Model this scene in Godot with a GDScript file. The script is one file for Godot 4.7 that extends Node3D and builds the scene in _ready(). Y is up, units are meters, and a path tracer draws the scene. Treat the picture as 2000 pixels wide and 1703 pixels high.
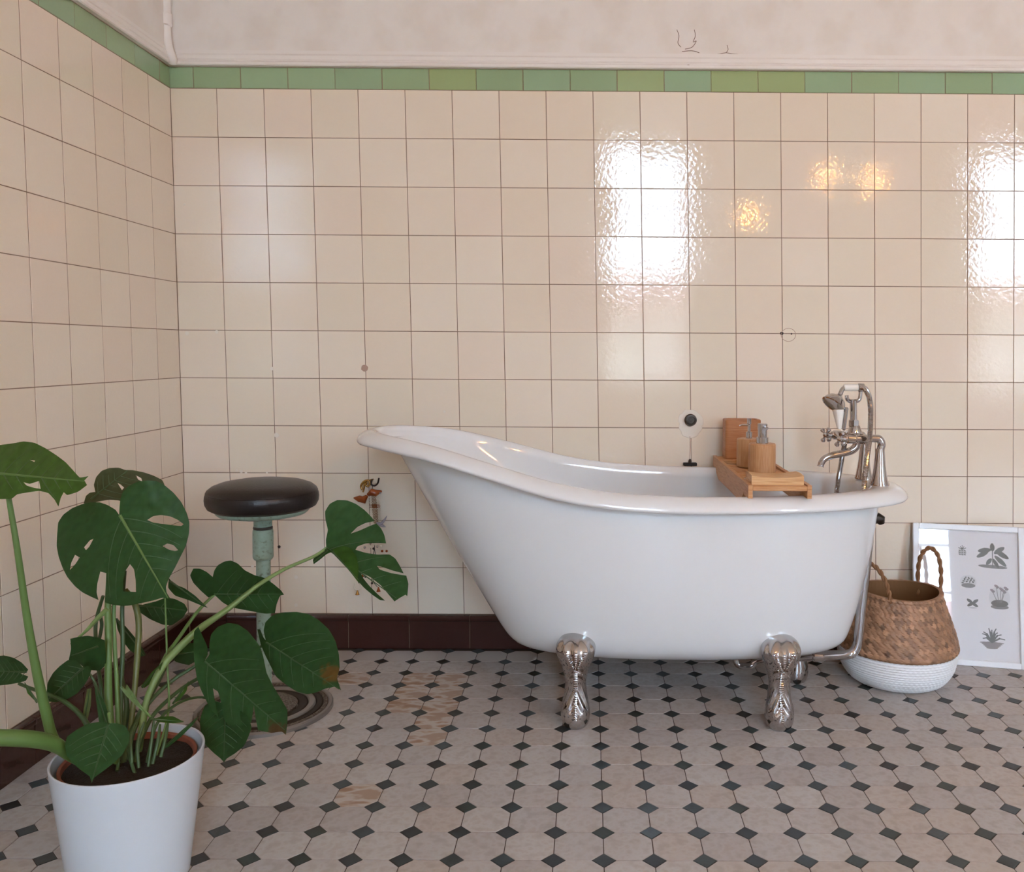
extends Node3D
# Bathroom corner: cream tiled walls, slipper bathtub, stool, monstera, basket and framed print.
# Metres, y up. Back wall plane z = 0, floor y = 0.

const FOC := 1709.16
const CX := 1158.64
const CY := 757.54
const TH := 0.15385        # height of one wall tile row
const TW := 0.15           # width of one wall tile
const SK := 0.02355        # lean of the tile columns on the back wall
const SL := 0.02107        # lean of the side wall
const Y0 := 1.8052         # top of the cream tiles
const XL := -0.147         # side wall at Y0
const FP := 0.09728        # pitch of the floor pattern
const FX := 0.54637
const FZ := 0.12227
const ROOM_X := 6.4
const ROOM_Z := 5.8
const ROOM_Y := 3.14

var cam_at := Vector3(1.19357, 0.97717, 2.83258)
var cam_b := Basis(Vector3(0.99997217, 0.00598774, 0.00445027), Vector3(-0.00579322, 0.99907942, -0.04250592), Vector3(-0.00470069, 0.04247896, 0.9990863))
var rng := RandomNumberGenerator.new()
var M := {}
var used := {}

# ---------------------------------------------------------------- pixels to places
func ray(px: float, py: float) -> Vector3:
	return cam_b * Vector3((px - CX) / FOC, -(py - CY) / FOC, -1.0)
func on_z(px: float, py: float, z: float) -> Vector3:
	var d := ray(px, py)
	return cam_at + d * ((z - cam_at.z) / d.z)
func on_y(px: float, py: float, y: float) -> Vector3:
	var d := ray(px, py)
	return cam_at + d * ((y - cam_at.y) / d.y)
func pixel_of(p: Vector3) -> Vector2:
	var q := cam_b.transposed() * (p - cam_at)
	return Vector2(CX + FOC * q.x / -q.z, CY - FOC * q.y / -q.z)

# ---------------------------------------------------------------- nodes
func thing(called: String, label: String, category: String, at := Vector3.ZERO, group := "") -> Node3D:
	var o := Node3D.new()
	o.name = numbered(called)
	add_child(o)
	o.position = at
	o.set_meta("label", label)
	o.set_meta("category", category)
	if group != "":
		o.set_meta("group", group)
	return o
func numbered(called: String) -> String:
	var n: int = used.get(called, 0)
	used[called] = n + 1
	return called if n == 0 else "%s_%03d" % [called, n]
func part(called: String, mesh: Mesh, m: Material, parent: Node, at := Transform3D.IDENTITY) -> MeshInstance3D:
	var o := MeshInstance3D.new()
	o.name = called
	o.mesh = mesh
	o.material_override = m
	o.cast_shadow = GeometryInstance3D.SHADOW_CASTING_SETTING_ON
	parent.add_child(o, true)
	o.transform = at
	return o
func setting(called: String) -> Node3D:
	var o := Node3D.new()
	o.name = called
	add_child(o)
	o.set_meta("kind", "structure")
	return o
func T(at: Vector3) -> Transform3D:
	return Transform3D(Basis.IDENTITY, at)

# ---------------------------------------------------------------- meshes
# V points, I triangles; normals are shared below the crease angle; closed shapes are turned outwards.
func finish(V: PackedVector3Array, I: PackedInt32Array, crease := 38.0, closed := true, C := PackedColorArray()) -> ArrayMesh:
	var nt := I.size() / 3
	if closed:
		var vol := 0.0
		for t in nt:
			vol += V[I[t * 3]].dot(V[I[t * 3 + 1]].cross(V[I[t * 3 + 2]]))
		if vol > 0.0:
			for t in nt:
				var k := I[t * 3 + 1]
				I[t * 3 + 1] = I[t * 3 + 2]
				I[t * 3 + 2] = k
	var key := {}
	var id := PackedInt32Array()
	id.resize(V.size())
	var near: Array = []
	for i in V.size():
		var k := Vector3i((V[i] * 50000.0).round())
		if not key.has(k):
			key[k] = near.size()
			near.append(PackedInt32Array())
		id[i] = key[k]
	var fn := PackedVector3Array()
	var fu := PackedVector3Array()
	for t in nt:
		var a := V[I[t * 3]]
		var n := (V[I[t * 3 + 2]] - a).cross(V[I[t * 3 + 1]] - a)
		fn.append(n)
		fu.append(n.normalized())
		for j in 3:
			near[id[I[t * 3 + j]]].append(t)
	var P := PackedVector3Array()
	var N := PackedVector3Array()
	var CO := PackedColorArray()
	var lim := cos(deg_to_rad(crease))
	for t in nt:
		if fn[t].length_squared() < 1e-18:
			continue
		for j in 3:
			var i := I[t * 3 + j]
			var s := Vector3.ZERO
			for o in near[id[i]]:
				if fu[o].dot(fu[t]) >= lim:
					s += fn[o]
			P.append(V[i])
			N.append(s.normalized() if s.length_squared() > 1e-20 else fu[t])
			if C.size() > 0:
				CO.append(C[i])
	var arr := []
	arr.resize(Mesh.ARRAY_MAX)
	arr[Mesh.ARRAY_VERTEX] = P
	arr[Mesh.ARRAY_NORMAL] = N
	if CO.size() > 0:
		arr[Mesh.ARRAY_COLOR] = CO
	var mesh := ArrayMesh.new()
	mesh.add_surface_from_arrays(Mesh.PRIMITIVE_TRIANGLES, arr)
	return mesh
func join(list: Array, crease := 38.0) -> ArrayMesh:   # several [V, I] into one mesh, each turned outwards
	var V := PackedVector3Array()
	var I := PackedInt32Array()
	for e in list:
		var v: PackedVector3Array = e[0]
		var ix: PackedInt32Array = e[1]
		var vol := 0.0
		for t in ix.size() / 3:
			vol += v[ix[t * 3]].dot(v[ix[t * 3 + 1]].cross(v[ix[t * 3 + 2]]))
		var base := V.size()
		V.append_array(v)
		for t in ix.size() / 3:
			I.append(base + ix[t * 3])
			I.append(base + ix[t * 3 + (2 if vol > 0.0 else 1)])
			I.append(base + ix[t * 3 + (1 if vol > 0.0 else 2)])
	return finish(V, I, crease, false)
func raw_loft(rings: Array, caps := true, wrap := false) -> Array:
	var V := PackedVector3Array()
	var I := PackedInt32Array()
	var n: int = rings[0].size()
	for r in rings:
		V.append_array(r)
	var rows := rings.size()
	for i in (rows if wrap else rows - 1):
		var a := i * n
		var b := ((i + 1) % rows) * n
		for j in n:
			var k := (j + 1) % n
			I.append_array([a + j, b + j, b + k, a + j, b + k, a + k])
	if caps and not wrap:
		for e in [0, rows - 1]:
			var c := Vector3.ZERO
			for j in n:
				c += V[e * n + j]
			var ci := V.size()
			V.append(c / n)
			for j in n:
				var k := (j + 1) % n
				if e == 0:
					I.append_array([ci, e * n + j, e * n + k])
				else:
					I.append_array([ci, e * n + k, e * n + j])
	return [V, I]
func loft(rings: Array, crease := 38.0, caps := true, wrap := false) -> ArrayMesh:
	var r := raw_loft(rings, caps, wrap)
	return finish(r[0], r[1], crease, true)
func raw_lathe(prof: Array, seg := 40) -> Array:   # prof: [radius, y] from the axis at one end to the axis at the other, or a closed loop by repeating
	var rings := []
	for p in prof:
		var ring := PackedVector3Array()
		for j in seg:
			var a := TAU * j / seg
			ring.append(Vector3(cos(a) * maxf(p[0], 0.00002), p[1], sin(a) * maxf(p[0], 0.00002)))
		rings.append(ring)
	return raw_loft(rings, true)
func lathe(prof: Array, seg := 40, crease := 38.0) -> ArrayMesh:
	var r := raw_lathe(prof, seg)
	return finish(r[0], r[1], crease, true)
func raw_tube(path: Array, radii, seg := 12, squash := 1.0) -> Array:
	var rings := []
	var n := path.size()
	var up := Vector3.ZERO
	for i in n:
		var d: Vector3 = (path[mini(i + 1, n - 1)] - path[maxi(i - 1, 0)]).normalized()
		if i == 0:
			up = d.cross(Vector3(0.31, 0.2, 0.93)).normalized()
			if up.length() < 0.1:
				up = d.cross(Vector3.UP).normalized()
		else:
			up = (up - d * up.dot(d)).normalized()
		var side := d.cross(up)
		var r: float = radii if not (radii is Array) else radii[i]
		var ring := PackedVector3Array()
		for j in seg:
			var a := TAU * j / seg
			ring.append(path[i] + up * (cos(a) * r) + side * (sin(a) * r * squash))
		rings.append(ring)
	return raw_loft(rings, true)
func tube(path: Array, radii, seg := 12, crease := 38.0) -> ArrayMesh:
	var r := raw_tube(path, radii, seg)
	return finish(r[0], r[1], crease, true)
func curve(pts: Array, steps := 6) -> Array:   # Catmull-Rom through the points
	var out := []
	var n := pts.size()
	for i in n - 1:
		var p0 = pts[maxi(i - 1, 0)]
		var p1 = pts[i]
		var p2 = pts[i + 1]
		var p3 = pts[mini(i + 2, n - 1)]
		for s in steps:
			var t := float(s) / steps
			out.append(0.5 * (2.0 * p1 + (p2 - p0) * t + (2.0 * p0 - 5.0 * p1 + 4.0 * p2 - p3) * t * t + (3.0 * p1 - p0 - 3.0 * p2 + p3) * t * t * t))
	out.append(pts[n - 1])
	return out
func raw_box(s: Vector3, bevel := 0.0015, at := Vector3.ZERO, basis := Basis.IDENTITY) -> Array:
	var rings := []
	var b := minf(bevel, minf(s.x, minf(s.y, s.z)) * 0.3)
	for e in [[-0.5 * s.z, b], [-0.5 * s.z + b, 0.0], [0.5 * s.z - b, 0.0], [0.5 * s.z, b]]:
		var hx: float = s.x * 0.5 - e[1]
		var hy: float = s.y * 0.5 - e[1]
		var ring := PackedVector3Array()
		for q in [[-hx + b, -hy], [hx - b, -hy], [hx, -hy + b], [hx, hy - b], [hx - b, hy], [-hx + b, hy], [-hx, hy - b], [-hx, -hy + b]]:
			ring.append(at + basis * Vector3(q[0], q[1], e[0]))
		rings.append(ring)
	return raw_loft(rings, true)
func box(s: Vector3, bevel := 0.0015) -> ArrayMesh:
	var r := raw_box(s, bevel)
	return finish(r[0], r[1], 30.0, true)
# a flat piece: polygon in x,y, face towards +z at z = 0, chamfered front edge
func raw_slab(poly: Array, thick: float, ch: float, at := Transform3D.IDENTITY) -> Array:
	var n := poly.size()
	var area := 0.0
	for i in n:
		area += poly[i].cross(poly[(i + 1) % n])
	var sgn := 1.0 if area > 0.0 else -1.0
	var inner := []
	for i in n:
		var a: Vector2 = (poly[i] - poly[(i + n - 1) % n]).normalized()
		var b: Vector2 = (poly[(i + 1) % n] - poly[i]).normalized()
		var na := Vector2(-a.y, a.x) * sgn
		var nb := Vector2(-b.y, b.x) * sgn
		inner.append(poly[i] + (na + nb) * (ch / (1.0 + na.dot(nb))))
	var rings := []
	for e in [[poly, -thick], [poly, -ch], [inner, 0.0]]:
		var ring := PackedVector3Array()
		for i in n:
			ring.append(at * Vector3(e[0][i].x, e[0][i].y, e[1]))
		rings.append(ring)
	return raw_loft(rings, true)
func slab(poly: Array, thick: float, ch: float) -> ArrayMesh:
	var r := raw_slab(poly, thick, ch)
	return finish(r[0], r[1], 20.0, true)
func ball(r: float, seg := 16) -> ArrayMesh:
	var p := []
	for i in seg / 2 + 1:
		var a := PI * i / (seg / 2) - PI / 2
		p.append([cos(a) * r, sin(a) * r])
	return lathe(p, seg)
func rect(w: float, h: float, skew := 0.0) -> Array:
	return [Vector2(-w / 2 + skew * h / 2, -h / 2), Vector2(w / 2 + skew * h / 2, -h / 2), Vector2(w / 2 - skew * h / 2, h / 2), Vector2(-w / 2 - skew * h / 2, h / 2)]

# ---------------------------------------------------------------- materials
func c8(r: int, g: int, b: int) -> Color:
	return Color(r / 255.0, g / 255.0, b / 255.0)
func mat(c: Color, rough := 0.5, metal := 0.0, spec := 0.5) -> StandardMaterial3D:
	var m := StandardMaterial3D.new()
	m.albedo_color = c
	m.roughness = rough
	m.metallic = metal
	m.metallic_specular = spec
	return m
func noise_image(size: int, freq: float, octaves := 4, seed_ := 1, sx := 1.0, sy := 1.0) -> Image:
	var f := FastNoiseLite.new()
	f.seed = seed_
	f.noise_type = FastNoiseLite.TYPE_SIMPLEX_SMOOTH
	f.frequency = freq / size
	f.fractal_octaves = octaves
	var w := int(size / sx)
	var img := f.get_seamless_image(w, int(size * sy))
	img.convert(Image.FORMAT_RGBA8)
	if img.get_width() != size or img.get_height() != size:
		img.resize(size, size, Image.INTERPOLATE_CUBIC)
	return img
func rotated(src: Image) -> Image:
	var im: Image = src.duplicate()
	im.rotate_90(CLOCKWISE)
	return im
func ramped(src: Image, stops: Array) -> ImageTexture:
	var g := Gradient.new()
	g.offsets = PackedFloat32Array(stops.map(func(s): return s[0]))
	g.colors = PackedColorArray(stops.map(func(s): return s[1]))
	var out := Image.create_empty(src.get_width(), src.get_height(), false, Image.FORMAT_RGBA8)
	for y in src.get_height():
		for x in src.get_width():
			out.set_pixel(x, y, g.sample(src.get_pixel(x, y).r))
	return ImageTexture.create_from_image(out)
func normal_tex(src: Image, strength: float) -> ImageTexture:
	var im: Image = src.duplicate()
	im.bump_map_to_normal_map(strength)
	return ImageTexture.create_from_image(im)
func tri(m: StandardMaterial3D, scale: Vector3, world := true) -> StandardMaterial3D:
	m.uv1_triplanar = true
	m.uv1_world_triplanar = world
	m.uv1_scale = scale
	return m

func make_materials() -> void:
	var soft := noise_image(256, 5.0, 4, 11)
	var fine := noise_image(512, 22.0, 5, 12)
	var grain := noise_image(256, 5.0, 4, 13, 2.0, 6.0)
	var wave_n := normal_tex(noise_image(256, 5.0, 3, 21), 5.0)
	var fine_n := normal_tex(fine, 3.0)
	# glazed cream tiles in a few tones
	var creams := [c8(237, 222, 203), c8(238, 224, 206), c8(236, 220, 200), c8(238, 221, 203), c8(235, 221, 201), c8(239, 225, 207)]
	M.cream = []
	for c in creams:
		var m := mat(c, 0.035, 0.0, 0.5)
		m.normal_enabled = true
		m.normal_texture = wave_n
		m.normal_scale = 0.085
		M.cream.append(tri(m, Vector3.ONE * 11.0))
	M.green = []
	for c in [c8(154, 178, 138), c8(158, 184, 146), c8(150, 174, 134), c8(160, 178, 126), c8(152, 178, 142)]:
		var m := mat(c, 0.12)
		m.normal_enabled = true
		m.normal_texture = wave_n
		m.normal_scale = 0.1
		M.green.append(tri(m, Vector3.ONE * 5.0))
	M.cream_plain = mat(c8(237, 222, 203), 0.06)
	M.green_plain = mat(c8(154, 178, 138), 0.14)
	M.oct_plain = mat(c8(186, 179, 174), 0.42)
	M.dia_plain = mat(c8(48, 60, 64), 0.38)
	M.grout = mat(c8(138, 116, 95), 0.9)
	M.floor_grout = mat(c8(70, 58, 50), 0.9)
	var plaster_tex := ramped(soft, [[0.2, c8(249, 246, 243)], [0.6, Color.WHITE]])
	M.plaster = mat(c8(238, 232, 226), 0.7)
	M.plaster.albedo_texture = plaster_tex
	M.plaster.normal_enabled = true
	M.plaster.normal_texture = fine_n
	M.plaster.normal_scale = 0.04
	tri(M.plaster, Vector3.ONE * 1.1)
	M.paint = mat(c8(238, 232, 226), 0.45)
	M.room = mat(c8(238, 235, 231), 0.7)
	M.skirt = mat(c8(58, 32, 30), 0.14)
	M.skirt.normal_enabled = true
	M.skirt.normal_texture = wave_n
	M.skirt.normal_scale = 0.1
	tri(M.skirt, Vector3.ONE * 6.0)
	# floor
	var oct_tex := ramped(fine, [[0.2, c8(236, 230, 225)], [0.45, c8(250, 247, 244)], [0.6, Color.WHITE], [0.85, c8(244, 237, 231)]])
	M.oct = []
	for c in [c8(184, 179, 176), c8(178, 172, 169), c8(188, 184, 181), c8(181, 177, 175), c8(185, 177, 171)]:
		var m := mat(c, 0.42)
		m.albedo_texture = oct_tex
		m.normal_enabled = true
		m.normal_texture = fine_n
		m.normal_scale = 0.1
		M.oct.append(tri(m, Vector3.ONE * 1.3))
	var worn := mat(c8(190, 182, 176), 0.5)
	worn.albedo_texture = ramped(soft, [[0.3, c8(222, 200, 180)], [0.42, c8(250, 246, 242)], [0.56, Color.WHITE], [0.66, c8(238, 220, 202)], [0.76, c8(206, 174, 146)]])
	M.worn = tri(worn, Vector3(1.7, 1.7, 3.6))
	M.dia = []
	for c in [c8(44, 56, 60), c8(52, 66, 72), c8(48, 62, 62), c8(40, 50, 56), c8(64, 78, 84)]:
		var m := mat(c, 0.38)
		m.albedo_texture = oct_tex
		M.dia.append(tri(m, Vector3.ONE * 3.0))
	# enamel, metal
	M.enamel = mat(c8(230, 230, 230), 0.07)
	M.enamel.clearcoat_enabled = true
	M.enamel.clearcoat = 0.4
	M.enamel.clearcoat_roughness = 0.03
	M.chrome = mat(c8(188, 186, 186), 0.08, 1.0)
	M.dark_metal = mat(c8(66, 62, 58), 0.4, 0.8)
	M.iron = mat(c8(30, 28, 28), 0.5, 0.3)
	M.brass = mat(c8(178, 142, 82), 0.25, 1.0)
	M.porcelain = mat(c8(240, 238, 230), 0.1)
	M.steel_ring = mat(c8(150, 146, 142), 0.35, 0.85)
	M.rubber = mat(c8(24, 20, 20), 0.6)
	M.leather = mat(c8(24, 21, 23), 0.38)
	M.leather.normal_enabled = true
	M.leather.normal_texture = fine_n
	M.leather.normal_scale = 0.25
	tri(M.leather, Vector3.ONE * 5.0)
	var paint_tex := ramped(fine, [[0.2, c8(176, 168, 150)], [0.28, c8(240, 242, 238)], [0.7, Color.WHITE]])
	M.mint = mat(c8(150, 172, 156), 0.42)
	M.mint.albedo_texture = paint_tex
	tri(M.mint, Vector3.ONE * 2.6)
	M.cast = mat(c8(120, 112, 104), 0.6, 0.3)
	M.cast.albedo_texture = ramped(fine, [[0.3, c8(150, 140, 130)], [0.6, Color.WHITE]])
	tri(M.cast, Vector3.ONE * 6.0)
	# bamboo
	var bam := ramped(grain, [[0.2, c8(226, 204, 180)], [0.45, Color.WHITE], [0.6, c8(246, 234, 220)], [0.8, c8(230, 208, 182)]])
	M.bamboo = mat(c8(205, 156, 108), 0.42)
	M.bamboo.albedo_texture = bam
	tri(M.bamboo, Vector3(3.0, 6.0, 3.0), false)
	M.bamboo_upright = mat(c8(200, 154, 110), 0.42)
	M.bamboo_upright.albedo_texture = ramped(rotated(grain), [[0.2, c8(226, 204, 180)], [0.45, Color.WHITE], [0.6, c8(246, 234, 220)], [0.8, c8(230, 208, 182)]])
	tri(M.bamboo_upright, Vector3(6.0, 3.0, 6.0), false)
	M.bamboo_dark = mat(c8(186, 128, 82), 0.42)
	M.bamboo_dark.albedo_texture = bam
	tri(M.bamboo_dark, Vector3(3.0, 9.0, 3.0), false)
	M.bamboo_light = mat(c8(222, 182, 132), 0.45)
	M.bamboo_light.albedo_texture = bam
	tri(M.bamboo_light, Vector3(2.0, 8.0, 4.0), false)
	# plant
	M.pot = mat(c8(208, 214, 220), 0.22)
	M.terracotta = mat(c8(140, 78, 60), 0.6)
	M.soil = mat(c8(34, 26, 22), 0.95)
	M.soil.normal_enabled = true
	M.soil.normal_texture = normal_tex(fine, 12.0)
	tri(M.soil, Vector3.ONE * 8.0)
	M.leaf = mat(Color.WHITE, 0.42, 0.0, 0.25)
	M.leaf.vertex_color_use_as_albedo = true
	M.leaf.backlight_enabled = true
	M.leaf.backlight = Color(0.3, 0.42, 0.12)
	M.vein = mat(c8(62, 90, 52), 0.45)
	M.stem = mat(c8(88, 118, 58), 0.45)
	M.stem_dark = mat(c8(56, 82, 44), 0.45)
	M.stem_pale = mat(c8(112, 136, 78), 0.45)
	# basket
	M.weave = mat(Color.WHITE, 0.48)
	M.weave.vertex_color_use_as_albedo = true
	M.rope = mat(c8(136, 98, 66), 0.75)
	# picture
	M.frame_white = mat(c8(232, 234, 236), 0.3)
	M.glass = mat(Color(1, 1, 1, 0.06), 0.02)
	M.glass.transparency = BaseMaterial3D.TRANSPARENCY_ALPHA
	M.pane = mat(Color(1, 1, 1, 0.04), 0.02)
	M.pane.transparency = BaseMaterial3D.TRANSPARENCY_ALPHA
	M.amber = mat(c8(150, 74, 36), 0.25)
	M.bead = mat(c8(226, 216, 194), 0.3)
	M.feather = mat(c8(158, 150, 156), 0.8)
	M.filler = mat(c8(232, 222, 208), 0.8)
	M.scar = mat(c8(182, 150, 132), 0.8)
	M.crack = mat(c8(120, 92, 74), 0.95)
	M.house = mat(c8(176, 166, 150), 0.8)
	M.house_roof = mat(c8(140, 84, 66), 0.8)
	M.ground = mat(c8(186, 182, 174), 0.9)

# ---------------------------------------------------------------- the scene
func _ready() -> void:
	rng.seed = 4711
	var cam := Camera3D.new()
	cam.name = "camera"
	cam.projection = Camera3D.PROJECTION_FRUSTUM
	cam.near = 0.05
	cam.far = 100.0
	cam.size = 0.05 * 1703.0 / FOC
	cam.frustum_offset = Vector2((1000.0 - CX) / FOC, -(851.5 - CY) / FOC) * 0.05
	cam.transform = Transform3D(cam_b, cam_at)
	add_child(cam)
	cam.make_current()
	var env := Environment.new()
	var sky := Sky.new()
	var sm := ProceduralSkyMaterial.new()
	sm.sky_top_color = Color(0.76, 0.885, 1.0)
	sm.sky_horizon_color = Color(0.83, 0.918, 1.0)
	sm.ground_horizon_color = Color(0.6, 0.58, 0.56)
	sm.ground_bottom_color = Color(0.4, 0.39, 0.38)
	sky.sky_material = sm
	env.background_mode = Environment.BG_SKY
	env.sky = sky
	env.background_energy_multiplier = 5.6
	env.tonemap_mode = Environment.TONE_MAPPER_LINEAR
	env.tonemap_exposure = 7.6
	env.sdfgi_enabled = true
	env.ssao_enabled = true
	env.ssil_enabled = true
	var we := WorldEnvironment.new()
	we.environment = env
	add_child(we)
	make_materials()
	build_room()
	build_floor()
	build_wall_back()
	build_wall_left()
	build_bathtub()
	build_faucet()
	build_tray()
	build_stool()
	build_plant()
	build_basket()
	build_picture()
	build_wall_bits()
	build_ornament()
	build_lamps()

func windows() -> Array:   # x from, x to, y from, y to
	return [[1.37, 2.14, 0.62, 3.0], [5.02, 5.86, 0.62, 3.0]]

func build_room() -> void:
	# front wall (behind the camera) with two window openings
	var fw := setting("wall_front")
	var zc := ROOM_Z + 0.15
	var x := -0.4
	var ws := windows()
	for w in ws:
		part("wall_section", box(Vector3(w[0] - x, ROOM_Y, 0.3), 0.001), M.room, fw, T(Vector3((x + w[0]) / 2, ROOM_Y / 2, zc)))
		part("wall_section", box(Vector3(w[1] - w[0], w[2], 0.3), 0.001), M.room, fw, T(Vector3((w[0] + w[1]) / 2, w[2] / 2, zc)))
		part("wall_section", box(Vector3(w[1] - w[0], ROOM_Y - w[3], 0.3), 0.001), M.room, fw, T(Vector3((w[0] + w[1]) / 2, (ROOM_Y + w[3]) / 2, zc)))
		x = w[1]
	part("wall_section", box(Vector3(ROOM_X + 0.2 - x, ROOM_Y, 0.3), 0.001), M.room, fw, T(Vector3((x + ROOM_X + 0.2) / 2, ROOM_Y / 2, zc)))
	var rw := setting("wall_right")
	part("wall_body", box(Vector3(0.2, ROOM_Y, ROOM_Z + 0.2), 0.001), M.room, rw, T(Vector3(ROOM_X + 0.1, ROOM_Y / 2, ROOM_Z / 2 - 0.1)))
	var ce := setting("ceiling")
	part("ceiling_slab", box(Vector3(ROOM_X + 1.0, 0.2, ROOM_Z + 0.7), 0.001), M.room, ce, T(Vector3(ROOM_X / 2, ROOM_Y + 0.1, ROOM_Z / 2)))
	# windows: frame, two casements with glazing bars and panes
	for k in ws.size():
		var w: Array = ws[k]
		var wn := setting("window_%d" % (k + 1))
		var cx: float = (w[0] + w[1]) / 2
		var cy: float = (w[2] + w[3]) / 2
		var ww: float = w[1] - w[0]
		var hh: float = w[3] - w[2]
		var z := ROOM_Z + 0.12
		for s in [-1, 1]:
			part("frame_post", box(Vector3(0.05, hh, 0.07), 0.004), M.paint, wn, T(Vector3(cx + s * (ww / 2 - 0.025), cy, z)))
			part("frame_rail", box(Vector3(ww, 0.05, 0.07), 0.004), M.paint, wn, T(Vector3(cx, cy + s * (hh / 2 - 0.025), z)))
		part("mullion", box(Vector3(0.075, hh, 0.08), 0.004), M.paint, wn, T(Vector3(cx, cy, z)))
		part("transom", box(Vector3(ww, 0.06, 0.07), 0.004), M.paint, wn, T(Vector3(cx, w[3] - 0.62, z)))
		for i in 3:
			part("glazing_bar", box(Vector3(ww, 0.022, 0.04), 0.003), M.paint, wn, T(Vector3(cx, w[2] + (hh - 0.62) * (i + 1) / 4.0, z)))
		for s in [-1, 1]:
			part("pane", box(Vector3(ww / 2 - 0.05, hh - 0.08, 0.004), 0.0005), M.pane, wn, T(Vector3(cx + s * ww / 4, cy, z)))
		part("window_sill", box(Vector3(ww + 0.1, 0.04, 0.2), 0.006), M.paint, wn, T(Vector3(cx, w[2] - 0.015, ROOM_Z - 0.04)))
	# what the windows look out on: a lower house across the street
	var h := thing("house", "plain stucco house with tiled roof across the street outside", "house", Vector3(2.0, -6.0, 17.0))
	part("wall", box(Vector3(26, 8.0, 6.0), 0.01), M.house, h, T(Vector3(0, 4.0, 3.0)))
	part("roof", loft([PackedVector3Array([Vector3(-13.4, 8, -0.4), Vector3(-13.4, 8, 6.4), Vector3(-13.4, 8.9, 3)]), PackedVector3Array([Vector3(13.4, 8, -0.4), Vector3(13.4, 8, 6.4), Vector3(13.4, 8.9, 3)])], 20.0), M.house_roof, h)
	var g := setting("ground")
	part("street", box(Vector3(120, 0.2, 120), 0.001), M.ground, g, T(Vector3(0, -6.1, 20)))

func build_floor() -> void:
	var fl := setting("floor")
	part("floor_bed", box(Vector3(ROOM_X + 0.9, 0.2, ROOM_Z + 0.7), 0.001), M.floor_grout, fl, T(Vector3(ROOM_X / 2, -0.1015, ROOM_Z / 2)))
	var d := 0.0238
	var g := 0.0009
	var q := FP / 2 - g
	var k := FP / 2 - d
	var oct := []
	for p in [[q, -k], [q, k], [k, q], [-k, q], [-q, k], [-q, -k], [-k, -q], [k, -q]]:
		oct.append(Vector2(p[0], p[1]))
	var e := d - 1.4 * g
	var dia := [Vector2(e, 0), Vector2(0, e), Vector2(-e, 0), Vector2(0, -e)]
	var om := slab(oct, 0.006, 0.0007)
	var dm := slab(dia, 0.006, 0.0006)
	var flat := Basis(Vector3(1, 0, 0), Vector3(0, 0, -1), Vector3(0, 1, 0))   # piece's +z to +y
	for kind in 2:
		var off := 0.5 if kind == 0 else 0.0
		var seen := []
		var rest := []
		for j in range(-2, 58):
			for i in range(-9, 60):
				var at := Vector3(FX + (i + off) * FP, 0, FZ + (j + off) * FP)
				if at.z < 0.0 or at.z > ROOM_Z or at.x < -0.13 or at.x > ROOM_X:
					continue
				var px := pixel_of(at) if at.z < 2.6 else Vector2(-999, 0)
				if px.x > -40 and px.x < 2040 and px.y > 0 and px.y < 1740:
					seen.append(at)
				else:
					rest.append(at)
		seen.sort_custom(func(a, b): return a.z > b.z if absf(a.z - b.z) > 0.001 else a.x < b.x)
		for n in seen.size():
			var at: Vector3 = seen[n]
			if n >= 300:
				rest.append(at)
				continue
			var b := flat.rotated(Vector3(rng.randf() - 0.5, 0, rng.randf() - 0.5).normalized(), rng.randf() * 0.004)
			at.y = rng.randf_range(-0.0004, 0.0002)
			var m: Material
			if kind == 0:
				m = M.oct[rng.randi() % 5]
				var px := pixel_of(at)
				if (px - Vector2(850, 1362)).length() < 62 or (px - Vector2(835, 1402)).length() < 50 or (px - Vector2(720, 1555)).length() < 40 or (px - Vector2(700, 1335)).length() < 30:
					m = M.worn
			else:
				m = M.dia[[0, 1, 2, 3, 0, 2, 3, 1, 4][rng.randi() % 9]]
			part("floor_tile" if kind == 0 else "diamond_tile", om if kind == 0 else dm, m, fl, Transform3D(b, at))
		var list := []
		for at in rest:
			list.append(raw_slab(oct if kind == 0 else dia, 0.006, 0.0007, Transform3D(flat, at)))
		var r := part("floor_tiles_beyond" if kind == 0 else "diamond_tiles_beyond", join(list, 20.0), M.oct_plain if kind == 0 else M.dia_plain, fl)
		r.set_meta("kind", "stuff")

func back_x(c: float, y: float) -> float:
	return c * TW + SK * (Y0 - y) / TH * TW

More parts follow.
